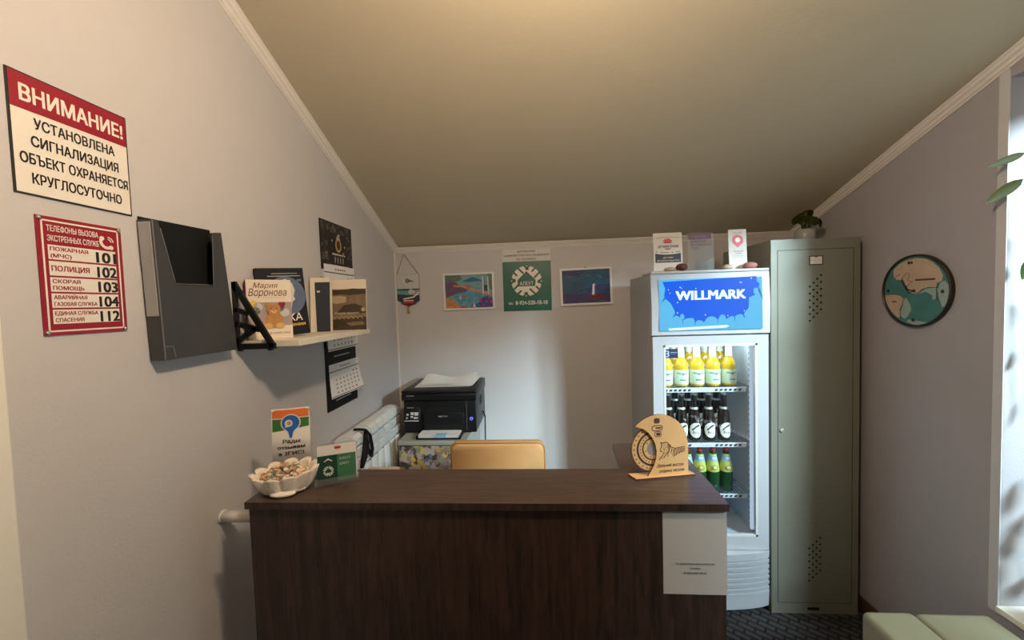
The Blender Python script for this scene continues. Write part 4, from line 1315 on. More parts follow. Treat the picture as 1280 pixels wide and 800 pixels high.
mb = MB().box((-0.105, -0.275, 0.004), (0.135, -0.165, 0.010), 'black_plastic').box((-0.105, -0.275, 0.004), (-0.100, -0.165, 0.022), 'black_plastic').box((0.130, -0.275, 0.004), (0.135, -0.165, 0.022), 'black_plastic')
part(mb, 'paper_tray', pt_)
mb = MB().tube([(0.205, 0.1, 0.05), (0.222, 0.06, 0.03), (0.226, 0.02, -0.05), (0.226, 0.0, -0.3), (0.22, 0.02, -0.7)], 0.004, 'black_matte', 8)
part(mb, 'power_cord', pt_)
mb = MB()
for i in range(6):
    d = random.uniform(-0.002, 0.002)
    mb.box((-0.095 + d, -0.268 + d, i * 0.0022), (0.125 + d, -0.181, i * 0.0022 + 0.0019), 'white_paper')
mb.box((0.000, -0.2705, 0.0), (0.055, -0.268, 0.0145), 'sky_print'); mb.box((0.000, -0.270, 0.0133), (0.055, -0.235, 0.0139), 'sky_print')
mesh_thing(mb, 'paper_stack', 'stack of white paper with a blue tab in the printer tray', 'paper', (-0.565, 2.30, 0.884 + 0.0102))
def bent_sheet(mb, w, h, amp, ph, z, m):
    n = 12
    vs_, fs = [], []
    for i in range(n + 1):
        for j in range(n + 1):
            u, v = i / n, j / n
            zz = z + amp * (math.sin(PI * u * 2.2 + ph) * 0.5 + 0.5) * (v ** 1.1) + 0.004 * abs(u - 0.5) * v
            vs_.append((-w / 2 + w * u, -h / 2 + h * v, zz))
    for i in range(n):
        for j in range(n):
            a_ = i * (n + 1) + j
            fs.append((a_, a_ + n + 1, a_ + n + 2, a_ + 1))
    mb.add(vs_, fs, m, True)
for k, (dx, dy, rz, lab) in enumerate(((-0.012, -0.015, 0.02, 'bottom sheet of the loose white papers on the printer lid'), (0.012, -0.005, -0.08, 'middle sheet of the loose white papers on the printer lid'), (0.004, 0.015, 0.07, 'curled top sheet of the loose white papers on the printer lid'))):
    mb = MB()
    bent_sheet(mb, 0.325, 0.225, (0.009, 0.013, 0.024)[k], 1.2, 0.0012 + 0.0045 * k, 'bright_paper')
    bent_sheet(mb, 0.325, 0.225, (0.009, 0.013, 0.024)[k], 1.2, 0.0004 + 0.0045 * k, 'bright_paper')
    mesh_thing(mb, 'paper_sheet', lab, 'paper', (-0.555 + dx, 2.34 + dy, 0.884 + 0.2445), (0, 0, rz), group='loose papers on the printer')

# office chair
cr = thing('chair', 'tan leather chair seen from behind the counter', 'chair', (-0.190, 1.70, 0))
mb = MB()
n, k = 14, 8
def chair_back(d0, d1, w, z0, z1, rr, m, name):
    mb = MB()
    pts = []
    for (cx, cz, s) in ((w / 2 - rr, z1 - rr, 0), (-w / 2 + rr, z1 - rr, 1), (-w / 2 + rr, z0 + rr, 2), (w / 2 - rr, z0 + rr, 3)):
        for i in range(7):
            t = PI / 2 * (s + i / 6)
            pts.append((cx + rr * math.cos(t), cz + rr * math.sin(t)))
    N_ = len(pts)
    vs_, fs = [], []
    layers = [(d0, 0.955), (d0 - 0.006, 0.97), (d0 + 0.006, 1.0), (d1 - 0.006, 1.0), (d1, 0.97)]
    cx0, cz0 = 0.0, (z0 + z1) / 2
    layers = [(d0, 0.94), (d0 + 0.010, 1.0), (d1 - 0.010, 1.0), (d1, 0.94)]
    for d, s in layers:
        for (x, z) in pts:
            xx, zz = x * (1 - (1 - s) * 0.5), cz0 + (z - cz0) * s
            vs_.append((xx, -0.10 + d + 0.10 * (xx / w) ** 2 + 0.12 * (z1 - zz) * 0.2, zz))
    for L_ in range(len(layers) - 1):
        for i in range(N_):
            fs.append((L_ * N_ + i, L_ * N_ + (i + 1) % N_, (L_ + 1) * N_ + (i + 1) % N_, (L_ + 1) * N_ + i))
    fs.append(tuple(range(N_ - 1, -1, -1))); fs.append(tuple(range((len(layers) - 1) * N_, len(layers) * N_)))
    mb.add(vs_, fs, m, True)
    return mb, pts
mbk, ppts = chair_back(0.0, 0.055, 0.400, 0.56, 1.012, 0.032, 'tan_leather', 'backrest')
bo = part(mbk, 'backrest', cr)
mb = MB()
loop3 = [(x * 1.0, -0.10 + 0.008 + 0.10 * (x / 0.4) ** 2 + 0.024 * (1.012 - z), z) for (x, z) in ppts]
mb.tube(loop3, 0.0035, 'tan_piping', 6, closed=True)
part(mb, 'piping', bo)
part(MB().rbox((-0.21, -0.50, 0.44), (0.21, -0.075, 0.52), 0.03, 'tan_leather', 3), 'seat', cr)
part(MB().rbox((-0.03, -0.020, 0.40), (0.03, 0.000, 0.66), 0.006, 'black_metal').box((-0.03, -0.30, 0.405), (0.03, -0.005, 0.44), 'black_metal'), 'back_support', cr)
part(MB(Matrix.Translation((0, -0.28, 0))).lathe([(0.03, 0.07), (0.03, 0.25), (0.02, 0.25), (0.02, 0.44)], 'black_metal', 16), 'gas_column', cr)
for i in range(5):
    t = 2 * PI * i / 5 + 0.3
    c_, s_ = math.cos(t), math.sin(t)
    part(MB().tube([(0, -0.28, 0.09), (0.22 * c_, -0.28 + 0.22 * s_, 0.07)], [0.022, 0.013], 'black_metal', 8), 'base_leg', cr)
    part(MB(Matrix.Translation((0.22 * c_, -0.28 + 0.22 * s_, 0.03)) @ Matrix.Rotation(t, 4, 'Z') @ Matrix.Rotation(PI / 2, 4, 'X')).lathe([(0.0, -0.015), (0.028, -0.015), (0.03, 0), (0.028, 0.015), (0, 0.015)], 'black_plastic', 14).box((-0.008, 0.0, -0.008), (0.008, 0.042, 0.008), 'black_metal'), 'castor', cr)

# ------------------------------------------------------------------ back wall
BF = frame((0, 0, 0), (1, 0, 0), (0, 0, 1))
# pennant
pn = thing('pennant', 'small hanging pennant with a ship picture in the left corner of the back wall', 'pennant', (-0.852, YB, 1.59))
mb = MB(BF).tube([(-0.072, 0.223, 0.008), (-0.025, 0.345, 0.006), (-0.018, 0.348, 0.006), (0.070, 0.223, 0.008)], 0.003, 'grey_print', 8)
part(mb, 'cord', pn)
mb = MB(BF)
mb.prism([(-0.078, 0.222), (0.076, 0.222), (0.076, 0.045), (0.0, 0.005), (-0.078, 0.048)], 0.003, 0.006, 'grey_print')
mb.poly([(-0.075, 0.22), (0.073, 0.22), (0.073, 0.125), (-0.075, 0.125)], 0.0065, 'light_grey')
mb.poly([(-0.075, 0.125), (0.073, 0.125), (0.073, 0.118), (-0.01, 0.112), (-0.075, 0.118)], 0.0068, 'slate_print')
mb.poly([(-0.075, 0.118), (0.0, 0.113), (0.0, 0.090), (-0.075, 0.092)], 0.0068, 'teal_print')
mb.poly([(-0.075, 0.092), (0.073, 0.080), (0.073, 0.046), (0.0, 0.008), (-0.075, 0.05)], 0.0066, 'slate_print')
mb.poly([(0.0, 0.112), (0.01, 0.118), (0.02, 0.135), (0.026, 0.118), (0.045, 0.112), (0.04, 0.095), (0.0, 0.092)], 0.0072, 'light_grey')
mb.poly([(-0.04, 0.062), (0.03, 0.074), (0.073, 0.105), (0.073, 0.095), (0.035, 0.066), (-0.03, 0.055)], 0.0074, 'sign_cream')
mb.poly([(-0.035, 0.054), (0.035, 0.054), (0.032, 0.030), (-0.035, 0.030)], 0.0076, 'p_rose'); mb.rect(-0.033, 0.045, 0.033, 0.050, 0.0079, 'sign_cream')
mb.poly([(-0.06, 0.030), (0.06, 0.030), (0.0, 0.007)], 0.0074, 'dark_red')
mb.disc(-0.004, 0.178, 0.014, 0.0074, 'brown_print', 18); mb.disc(-0.004, 0.178, 0.008, 0.0078, 'gold_print', 14)
mb.poly([(-0.045, 0.170), (-0.018, 0.183), (-0.018, 0.176)], 0.0074, 'sign_cream'); mb.poly([(0.045, 0.172), (0.010, 0.184), (0.010, 0.172)], 0.0074, 'dark_red')
part(mb, 'banner', pn)
mb = MB(BF @ Matrix.Translation((-0.002, 0.005, 0.012)) @ Matrix.Rotation(-PI / 2, 4, 'X'))
mb.lathe([(0.004, 0.0), (0.006, -0.008), (0.004, -0.012), (0.011, -0.040), (0.009, -0.042)][::-1], 'gold_print', 12)
part(mb, 'tassel', pn, 'golden tassel')

# bay painting
def picture_frame(name, label, cx, cz, w, h, t, tilt):
    o = thing(name, label, 'painting', (cx, YB, cz), rot=(0, tilt, 0))
    mb = MB(BF)
    for (x0, y0, x1, y1) in ((-w / 2, -h / 2, w / 2, -h / 2 + t), (-w / 2, h / 2 - t, w / 2, h / 2), (-w / 2, -h / 2 + t, -w / 2 + t, h / 2 - t), (w / 2 - t, -h / 2 + t, w / 2, h / 2 - t)):
        mb.box((x0, y0, 0.0), (x1, y1, 0.016), 'white_plastic')
    part(mb, 'frame', o)
    return o
p1 = picture_frame('painting', 'white framed colourful painting of a bay with a bridge left of the green poster', -0.448, 1.686, 0.334, 0.240, 0.012, math.radians(-0.4))
w, h = 0.310, 0.216
def Q(u, v): return (-w / 2 + w * u, h / 2 - h * v)
def pp(mb, pts, hh, m): mb.poly([Q(*p) for p in pts], hh, m)
mb = MB(BF)
mb.box((-w / 2, -h / 2, 0.001), (w / 2, h / 2, 0.008), 'p_sky')
e = 0.0083
pp(mb, [(0.0, 0.0), (0.32, 0.0), (0.36, 0.12), (0.25, 0.2), (0.0, 0.22)], e, 'p_green')
pp(mb, [(0.33, 0.21), (0.46, 0.14), (0.58, 0.07), (0.70, 0.13), (0.80, 0.20), (0.55, 0.22)], e, 'p_mount')
pp(mb, [(0.15, 0.6), (0.5, 0.40), (0.80, 0.40), (1, 0.58), (1, 0.9), (0.3, 0.95)], e, 'p_water')
pp(mb, [(0, 0.22), (0.10, 0.16), (0.25, 0.24), (0.33, 0.36), (0.48, 0.44), (0.42, 0.52), (0.25, 0.55), (0, 0.68)], e + .0003, 'p_hill')
pp(mb, [(0.17, 0.30), (0.36, 0.32), (0.60, 0.42), (0.85, 0.53), (1, 0.58), (1, 0.65), (0.85, 0.60), (0.55, 0.47), (0.34, 0.37), (0.17, 0.345)], e + .0006, 'p_orange')
pp(mb, [(0.35, 0.305), (0.48, 0.35), (0.62, 0.37), (0.60, 0.345), (0.47, 0.31)], e + .0008, 'p_rose')
for u in (0.80, 0.91):
    pp(mb, [(u - 0.012, 0.08), (u + 0.012, 0.06), (u + 0.014, 0.60), (u - 0.010, 0.62)], e + .0009, 'p_white')
pp(mb, [(0.90, 0.0), (1, 0.0), (1, 0.5), (0.94, 0.45)], e + .0003, 'p_green')
pp(mb, [(0.82, 0.33), (0.90, 0.33), (0.90, 0.5), (0.83, 0.5)], e + .0007, 'slate_print')
pp(mb, [(0, 0.72), (0.12, 0.68), (0.22, 0.82), (0.32, 0.93), (0.40, 1), (0, 1)], e + .0006, 'p_orange')
pp(mb, [(0.28, 1), (0.36, 0.93), (0.45, 0.95), (0.48, 1)], e + .0009, 'p_rose')
pp(mb, [(0.52, 1), (0.60, 0.82), (0.68, 0.93), (0.72, 0.78), (0.80, 0.68), (0.90, 0.66), (1, 0.72), (1, 1)], e + .0006, 'p_purple')
pp(mb, [(0.57, 0.98), (0.60, 0.82), (0.64, 0.98)], e + .0010, 'p_white')
pp(mb, [(0.64, 1), (0.67, 0.83), (0.73, 0.95)], e + .0010, 'p_mount')
for i in range(14):
    u, v = random.uniform(0.72, 0.98), random.uniform(0.70, 0.97)
    mb.disc(*Q(u, v), random.uniform(0.004, 0.009), e + .0012, random.choice(['p_rose', 'p_purple', 'p_mount', 'p_rose']), 8)
pp(mb, [(0.33, 0.66), (0.44, 0.64), (0.44, 0.67), (0.34, 0.69)], e + .001, 'p_rose')
pp(mb, [(0.295, 0.72), (0.31, 0.60), (0.33, 0.74)], e + .001, 'p_white')
part(mb, 'canvas', p1)

p2 = picture_frame('painting', 'white framed dark blue painting of a lighthouse at sea right of the green poster', 0.310, 1.693, 0.328, 0.238, 0.013, math.radians(-0.9))
w, h = 0.302, 0.212
mb = MB(BF)
mb.box((-w / 2, -h / 2, 0.001), (w / 2, h / 2, 0.008), 'p_night')
pp(mb, [(0.0, 0.0), (0.5, 0.0), (0.35, 0.2), (0.1, 0.12), (0, 0.2)], e, 'p_night_dark')
for i in range(22):
    u, v = random.uniform(0.1, 0.95), random.uniform(0.05, 0.45)
    l = random.uniform(0.03, 0.10)
    pp(mb, [(u, v), (u + l, v - 0.02), (u + l * 0.8, v + 0.02)], e + .0003, random.choice(['p_night_light', 'p_night', 'p_night_dark', 'p_night_light']))
pp(mb, [(0.32, 0.62), (0.55, 0.56), (0.78, 0.46), (1, 0.44), (1, 0.66), (0.5, 0.68)], e + .0004, 'p_night_dark')
pp(mb, [(0, 0.70), (0.3, 0.74), (0.6, 0.70), (1, 0.74), (1, 1), (0, 1)], e + .0002, 'p_violet')
for i in range(12):
    u, v = random.uniform(0.02, 0.85), random.uniform(0.60, 0.95)
    l = random.uniform(0.06, 0.16)
    pp(mb, [(u, v), (u + l, v + 0.01), (u + l, v + 0.025), (u, v + 0.015)], e + .0005, random.choice(['p_night', 'p_mount', 'p_night_light']))
pp(mb, [(0.55, 0.86), (0.58, 0.77), (0.68, 0.72), (0.80, 0.76), (0.90, 0.82), (0.80, 0.87), (0.62, 0.90)], e + .0008, 'dark_red')
pp(mb, [(0.62, 0.76), (0.635, 0.50), (0.64, 0.44), (0.68, 0.43), (0.695, 0.48), (0.70, 0.76)], e + .0011, 'p_white')
pp(mb, [(0.67, 0.76), (0.675, 0.45), (0.70, 0.50), (0.71, 0.76)], e + .0013, 'p_purple')
part(mb, 'canvas', p2)
part(MB(BF).box((-0.008, 0.119, 0.0), (0.006, 0.124, 0.01), 'black_metal'), 'hanger', p2)

# green poster and the paper above it
PW, PH = 0.312, 0.320
mb = MB(BF)
mb.box((-PW / 2, -PH / 2, 0), (PW / 2, PH / 2, 0.002), 'green_print')
ring_logo(mb, -0.003, 0.033, 0.098, 0.0026, 'sign_cream', 'green_print')
mb.text('АЛЕУТ', -0.003, 0.018, 0.024, 0.0042, 'sign_cream', width=0.088, bold=0.012)
mb.rect(-0.045, 0.040, 0.045, 0.0415, 0.0042, 'leaf_green_print')
mb.text('тел.:', -0.108, -0.108, 0.018, 0.0028, 'sign_cream', width=0.034, bold=0.01)
mb.text('8-924-520-10-10', 0.026, -0.106, 0.026, 0.0028, 'sign_cream', width=0.206, bold=0.02)
mesh_thing(mb, 'poster', 'square dark green poster with a white ring emblem on the back wall', 'poster', (-0.067, YB, 1.707))
mb = MB(BF)
mb.box((-PW / 2, 0, 0), (PW / 2, 0.078, 0.0012), 'white_paper')
mb.text('ДЛЯ ВЫЗОВА', 0, 0.063, 0.0115, 0.0018, 'black_print', width=0.118, bold=0.02)
mb.text('АДМИНИСТРАТОРА ПОЗВОНИТЕ', 0, 0.038, 0.0115, 0.0018, 'black_print', width=0.296, bold=0.02)
mb.text('ПО ТЕЛЕФОНУ', 0, 0.013, 0.0115, 0.0018, 'black_print', width=0.128, bold=0.02)
mesh_thing(mb, 'paper_notice', 'white paper strip with three text lines just above the green poster', 'notice', (-0.067, YB, 1.8685))

# ------------------------------------------------------------------ drinks fridge
FX, FY, FS = 0.840, 1.985, 0.968
def fw(x, y, z):
    return (x * FS, y * FS, 1.6 + FS * (z - 1.6))
fr = thing('drinks_fridge', 'white glass-door drinks fridge with a lit blue header against the back wall', 'fridge', (FX, FY, 0.0512))
fr.scale = (FS, FS, FS)
x0, x1 = -0.286, 0.287
mb = MB()
for (a_, b_) in (((x0, 0.035, 0.05), (x0 + 0.035, 0.47, 1.725)), ((x1 - 0.035, 0.035, 0.05), (x1, 0.47, 1.725)), ((x0 + 0.035, 0.44, 0.05), (x1 - 0.035, 0.47, 1.725)), ((x0 + 0.035, 0.035, 1.405), (x1 - 0.035, 0.44, 1.725)), ((x0 + 0.035, 0.035, 0.05), (x1 - 0.035, 0.44, 0.33))):
    mb.box(a_, b_, 'fridge_side')
part(mb, 'cabinet', fr)
mb = MB()
xi0, xi1 = x0 + 0.036, x1 - 0.036
mb.box((xi0, 0.05, 0.331), (xi0 + 0.003, 0.438, 1.403), 'fridge_inside').box((xi1 - 0.003, 0.05, 0.331), (xi1, 0.438, 1.403), 'fridge_inside')
mb.box((xi0, 0.435, 0.331), (xi1, 0.439, 1.403), 'fridge_inside').box((xi0, 0.05, 0.3305), (xi1, 0.438, 0.336), 'fridge_inside').box((xi0, 0.05, 1.400), (xi1, 0.438, 1.404), 'fridge_inside')
for sx in (xi0 + 0.003, xi1 - 0.006):
    for yy in (0.10, 0.40):
        mb.box((sx, yy, 0.34), (sx + 0.003, yy + 0.014, 1.39), 'light_grey')
        for k in range(34):
            mb.box((sx - 0.0006, yy + 0.004, 0.36 + k * 0.03), (sx + 0.0036, yy + 0.010, 0.372 + k * 0.03), 'slate_print')
lin = part(mb, 'inner_liner', fr)
mb = MB().box((xi1 - 0.022, 0.060, 0.36), (xi1 - 0.008, 0.074, 1.38), 'tube_lit')
part(mb, 'light_tube', fr, 'lit white tube')
def fridge_light(loc, power, sx, sy, d):
    l = bpy.data.lights.new('fridge_light', 'AREA')
    l.shape = 'RECTANGLE'; l.size, l.size_y = sx, sy
    l.energy, l.color = power, (0.80, 0.93, 1.0)
    o = bpy.data.objects.new('fridge_light', l)
    o.location = loc; o.rotation_euler = Vector(d).to_track_quat('-Z', 'Y').to_euler()
    o.parent = fr
    COL.objects.link(o)
fridge_light((0, 0.12, 1.395), 2.4, 0.45, 0.10, (0, 0.25, -1))
fridge_light((xi1 - 0.03, 0.075, 0.87), 0.5, 1.0, 0.02, (-1, 0.35, 0))
# header box with the lit panel
mb = MB()
hp = [(0.035, 1.405), (-0.004, 1.412), (-0.008, 1.56), (0.004, 1.722), (0.035, 1.732)]
mb.prism(hp, x0 - 0.004, x1 + 0.004, 'fridge_white', xf=frame((0, 0, 0), (0, 1, 0), (0, 0, 1)))
mb.rbox((x0 - 0.004, 0.0, 1.724), (x1 + 0.004, 0.16, 1.738), 0.003, 'fridge_white')
hd = part(mb, 'header', fr)
HF = frame((0, -0.0095, 1.565), (1, 0, 0), (0, 0.02, 1))
mb = MB(HF)
HW, HH = 0.505, 0.262
def S(px, py): return ((px - 635) / 1040 * HW, (365 - py) / 520 * HH)
rb = 0.02
mb.rbox((-HW / 2, -HH / 2, -0.004), (HW / 2, HH / 2, 0.0008), 0.0012, 'sign_cyan_lit', 1, smooth=False)
blue = [(150, 130), (1095, 100), (1100, 150), (1128, 180), (1115, 210), (1085, 235), (1085, 285), (1020, 310), (1015, 415), (975, 455), (965, 490), (930, 470), (885, 500), (840, 490), (785, 520), (775, 478), (735, 490), (705, 520), (640, 488), (585, 525), (555, 550), (510, 520), (480, 540), (455, 500), (410, 500), (350, 520), (310, 480), (280, 470), (268, 420), (230, 345), (185, 305), (165, 270), (178, 200), (160, 150)]
mb.poly([S(*p) for p in blue], 0.0016, 'sign_blue_lit')
def cloud(pts, m='sign_cyan_lit'):
    mb.poly([S(*p) for p in pts], 0.0030, m)
for (cx, cy, rx, ry) in ((345, 485, 22, 30), (410, 535, 55, 35), (520, 560, 45, 35), (640, 540, 62, 52), (750, 515, 35, 42), (830, 545, 50, 38), (920, 525, 55, 48), (1085, 250, 22, 35)):
    mb.disc(*S(cx, cy), rx / 1040 * HW, 0.0026, 'sign_cyan_lit', 24, ry / 520 * HH)
for pts in ([(350, 510), (355, 570), (342, 512)], [(478, 530), (476, 580), (466, 530)], [(705, 510), (708, 575), (698, 515)], [(880, 495), (872, 555), (870, 500)], [(965, 480), (985, 520), (955, 492)], [(130, 345), (180, 300), (172, 275)], [(1120, 200), (1165, 360), (1108, 240)], [(240, 495), (285, 465), (272, 445)]):
    cloud(pts, 'sign_teal_lit')
for (x, y, r) in ((210, 210, 5), (330, 190, 6), (345, 200, 4), (488, 205, 5), (300, 340, 6), (298, 445, 6), (580, 472, 6), (805, 485, 5), (935, 158, 6), (950, 160, 4), (1045, 120, 6), (970, 440, 5), (225, 245, 4)):
    mb.disc(*S(x, y), r / 1040 * HW, 0.0030, 'sign_white_lit', 12)
mb.poly([S(200, 600), S(790, 578), S(820, 590), S(780, 605), S(210, 622)], 0.0032, 'sign_white_lit')
mb.text('WILLMARK', *S(636, 270), 0.046, 0.0034, 'sign_white_lit', width=0.338, bold=0.045)
part(mb, 'lit_panel', hd, 'backlit blue panel with white lettering')
# door
mb = MB()
dx0, dx1, dz0, dz1 = x0 + 0.001, x1 - 0.001, 0.288, 1.404
gx0, gx1, gz0, gz1 = x0 + 0.054, x1 - 0.056, 0.358, 1.360
for (a_, b_) in (((dx0, 0, dz0), (gx0, 0.034, dz1)), ((gx1, 0, dz0), (dx1, 0.034, dz1)), ((gx0, 0, dz0), (gx1, 0.034, gz0)), ((gx0, 0, gz1), (gx1, 0.034, dz1))):
    mb.box(a_, b_, 'fridge_white')
t = 0.010
for (a_, b_) in (((gx0, -0.002, gz0), (gx0 + t, 0.01, gz1)), ((gx1 - t, -0.002, gz0), (gx1, 0.01, gz1)), ((gx0, -0.002, gz0), (gx1, 0.01, gz0 + t)), ((gx0, -0.002, gz1 - t), (gx1, 0.01, gz1))):
    mb.box(a_, b_, 'light_grey')
dr = part(mb, 'door', fr)
part(MB().box((gx0 + 0.001, 0.012, gz0 + 0.001), (gx1 - 0.001, 0.016, gz1 - 0.001), 'fridge_glass'), 'pane', dr)
mb = MB(frame((gx0 + 0.041, 0.0119, gz1 - 0.045), (1, 0, 0), (0, 0, 1)))
mb.rect(-0.036, -0.024, 0.036, 0.024, 0.0004, 'navy_print')
mb.text('3', -0.019, 0.0, 0.034, 0.0007, 'sky_print', width=0.020, bold=0.02)
mb.rect(-0.002, 0.004, 0.030, 0.007, 0.0007, 'sky_print'); mb.rect(-0.002, -0.003, 0.026, -0.001, 0.0007, 'purple_print')
part(mb, 'sticker', dr, 'navy sticker with the number 3')
# lower grille, bulging
mb = MB()
n = 14
def bulge(u): return 0.002 - 0.040 * (1 - (2 * u - 1) ** 2) ** 0.8
def slat(z0, z1, d, m):
    vs_ = []
    for i in range(n + 1):
        u = i / n
        x = x0 + (x1 - x0) * u
        vs_ += [(x, bulge(u) + d, z0), (x, bulge(u) + d - 0.004, z1), (x, 0.05, z1), (x, 0.05, z0)]
    fs = []
    for i in range(n):
        for j in range(4):
            a_ = i * 4
            fs.append((a_ + j, a_ + (j + 1) % 4, a_ + 4 + (j + 1) % 4, a_ + 4 + j))
    fs += [(3, 2, 1, 0), (n * 4, n * 4 + 1, n * 4 + 2, n * 4 + 3)]
    mb.add(vs_, [f[::-1] for f in fs], m)
slat(0.045, 0.075, 0.0, 'fridge_white')
slat(-0.012, 0.045, 0.004, 'fridge_white')
slat(0.075, 0.245, 0.016, 'light_grey')
for k in range(6):
    slat(0.078 + k * 0.028, 0.097 + k * 0.028, 0.0, 'fridge_white')
slat(0.246, 0.284, 0.0, 'fridge_white')
for s in (x0, x1 - 0.045):
    pass
part(mb, 'grille', fr)
for sx in (x0 + 0.05, x1 - 0.05):
    for sy in (0.08, 0.42):
        part(MB(Matrix.Translation((sx, sy, 0))).lathe([(0.02, -0.0528), (0.02, -0.040), (0.012, -0.038), (0.012, 0.05)], 'black_plastic', 14), 'foot', fr)
# shelves with price strips
SHZ = (1.120, 0.822, 0.545)
for zs in SHZ:
    mb = MB()
    for k in range(26):
        xx = xi0 + 0.012 + k * (xi1 - xi0 - 0.024) / 25
        mb.box((xx - 0.0015, 0.085, zs - 0.004), (xx + 0.0015, 0.42, zs), 'steel')
    mb.box((xi0 + 0.006, 0.082, zs - 0.010), (xi1 - 0.028, 0.088, zs), 'steel').box((xi0 + 0.006, 0.415, zs - 0.010), (xi1 - 0.006, 0.421, zs), 'steel').box((xi0 + 0.006, 0.25, zs - 0.010), (xi1 - 0.006, 0.255, zs - 0.004), 'steel')
    so = part(mb, 'shelf', fr)
    mb = MB(frame((0, 0.081, zs - 0.012), (1, 0, 0), (0, -0.3, 1)))
    mb.box((xi0 + 0.010, -0.013, 0), (xi1 - 0.035, 0.013, 0.002), 'white_plastic')
    for k in range(6):
        for ofs in (-0.205, 0.055):
            xx = ofs + k * 0.024
            mb.poly([(xx, -0.007), (xx + 0.014, -0.007), (xx + 0.018, 0.006), (xx + 0.004, 0.006)], 0.0026, 'slate_print')
    mb.text('cooler', 0.01, 0, 0.008, 0.0026, 'sky_print', width=0.05)
    part(mb, 'price_strip', so)

# bottles ---------------------------------------------------------
def copy_thing(o, loc, label=None, rz=None):
    r = o.copy(); COL.objects.link(r)
    r.location = loc
    if rz is not None: r.rotation_euler = (0, 0, rz)
    if label: r['label'] = label
    for c in list(o.children):
        d = c.copy(); COL.objects.link(d); d.parent = r
    return r
def lemonade():
    o = thing('bottle', 'x', 'bottle', (0, 0, 0), group='yellow bottles on the top shelf')
    part(MB().lathe([(0.034, 0.0), (0.037, 0.006), (0.037, 0.108), (0.034, 0.122), (0.024, 0.142), (0.016, 0.158), (0.0145, 0.170), (0.0135, 0.205), (0.0135, 0.212)], 'juice', 24), 'glass_body', o)
    mb = MB().lathe([(0.0375, 0.012), (0.0378, 0.014), (0.0378, 0.088), (0.0375, 0.09)], 'bottle_label', 28, cap=False)
    F_ = lambda a_, z: Matrix.Rotation(a_, 4, 'Z') @ frame((0, -0.0380, z), (1, 0, 0), (0, 0, 1))
    for a_ in (-0.7, -0.45, -0.2, 0.05, 0.3, 0.55):
        mb.rect(-0.0048, -0.002, 0.0048, 0.004, 0.0004, 'teal_print', xf=F_(a_, 0.068 + 0.006 * abs(a_)))
    for a_ in (-0.30, -0.1, 0.1, 0.30):
        mb.rect(-0.003, -0.003, 0.0025, 0.003, 0.0004, 'slate_print', xf=F_(a_, 0.036))
    mb.poly([(-0.004, 0.004), (0.004, 0.004), (0.0, -0.008)], 0.0005, 'slate_print', xf=F_(0, 0.066))
    part(mb, 'label', o, 'pale label')
    mb = MB().lathe([(0.019, 0.158), (0.0185, 0.160), (0.0165, 0.205), (0.0155, 0.206)], 'foil_pale', 20, cap=False)
    part(mb, 'neck_wrap', o, 'pale foil neck wrap')
    part(MB().lathe([(0.0150, 0.206), (0.0155, 0.210), (0.0150, 0.222), (0.012, 0.226)], 'foil_silver', 18), 'cap', o)
    return o
def beer():
    o = thing('bottle', 'x', 'bottle', (0, 0, 0), group='dark bottles on the middle shelf')
    part(MB().lathe([(0.029, 0.0), (0.031, 0.005), (0.031, 0.125), (0.028, 0.148), (0.018, 0.178), (0.0145, 0.200), (0.0130, 0.240), (0.0140, 0.244), (0.0140, 0.252)], 'beer_glass', 24), 'glass_body', o)
    mb = MB().lathe([(0.0315, 0.018), (0.0317, 0.02), (0.0317, 0.098), (0.0315, 0.1)], 'beer_glass', 28, cap=False)
    F_ = lambda a_, z: Matrix.Rotation(a_, 4, 'Z') @ frame((0, -0.0319, z), (1, 0, 0), (0, 0, 1))
    # round cream label wrapped on the front, in vertical strips
    nst = 14
    for k in range(nst):
        u0 = -1 + 2 * k / nst; u1 = -1 + 2 * (k + 1) / nst
        R_ = 0.0322
        def P_(u, z): return (R_ * math.sin(u * 1.15), -R_ * math.cos(u * 1.15), z)
        h0, h1 = math.sqrt(max(0, 1 - u0 * u0)) * 0.041, math.sqrt(max(0, 1 - u1 * u1)) * 0.041
        mb.add([P_(u0, 0.058 - h0), P_(u1, 0.058 - h1), P_(u1, 0.058 + h1), P_(u0, 0.058 + h0)], [(0, 1, 2, 3)], 'beer_label', True)
    for a_, dz in ((-0.55, -0.004), (-0.35, 0.004), (-0.15, 0.012), (0.05, 0.018), (0.25, 0.022), (0.45, 0.024)):
        mb.rect(-0.0036, -0.006, 0.0036, 0.004, 0.0008, 'black_print', xf=F_(a_, 0.066 + dz * 0.8))
    for i, ch_ in enumerate('Kru'):
        mb.text(ch_, 0, 0, 0.015, 0.0008, 'black_print', xf=F_(-0.32 + i * 0.30, 0.047), bold=0.01)
    part(mb, 'label', o, 'round cream label')
    mb = MB().lathe([(0.0215, 0.1700), (0.0182, 0.1805)], 'foil_silver', 20, cap=False)
    part(mb, 'neck_label', o)
    part(MB().lathe([(0.0150, 0.246), (0.0155, 0.249), (0.0150, 0.256), (0.012, 0.259)], 'foil_silver', 18), 'cap', o)
    return o
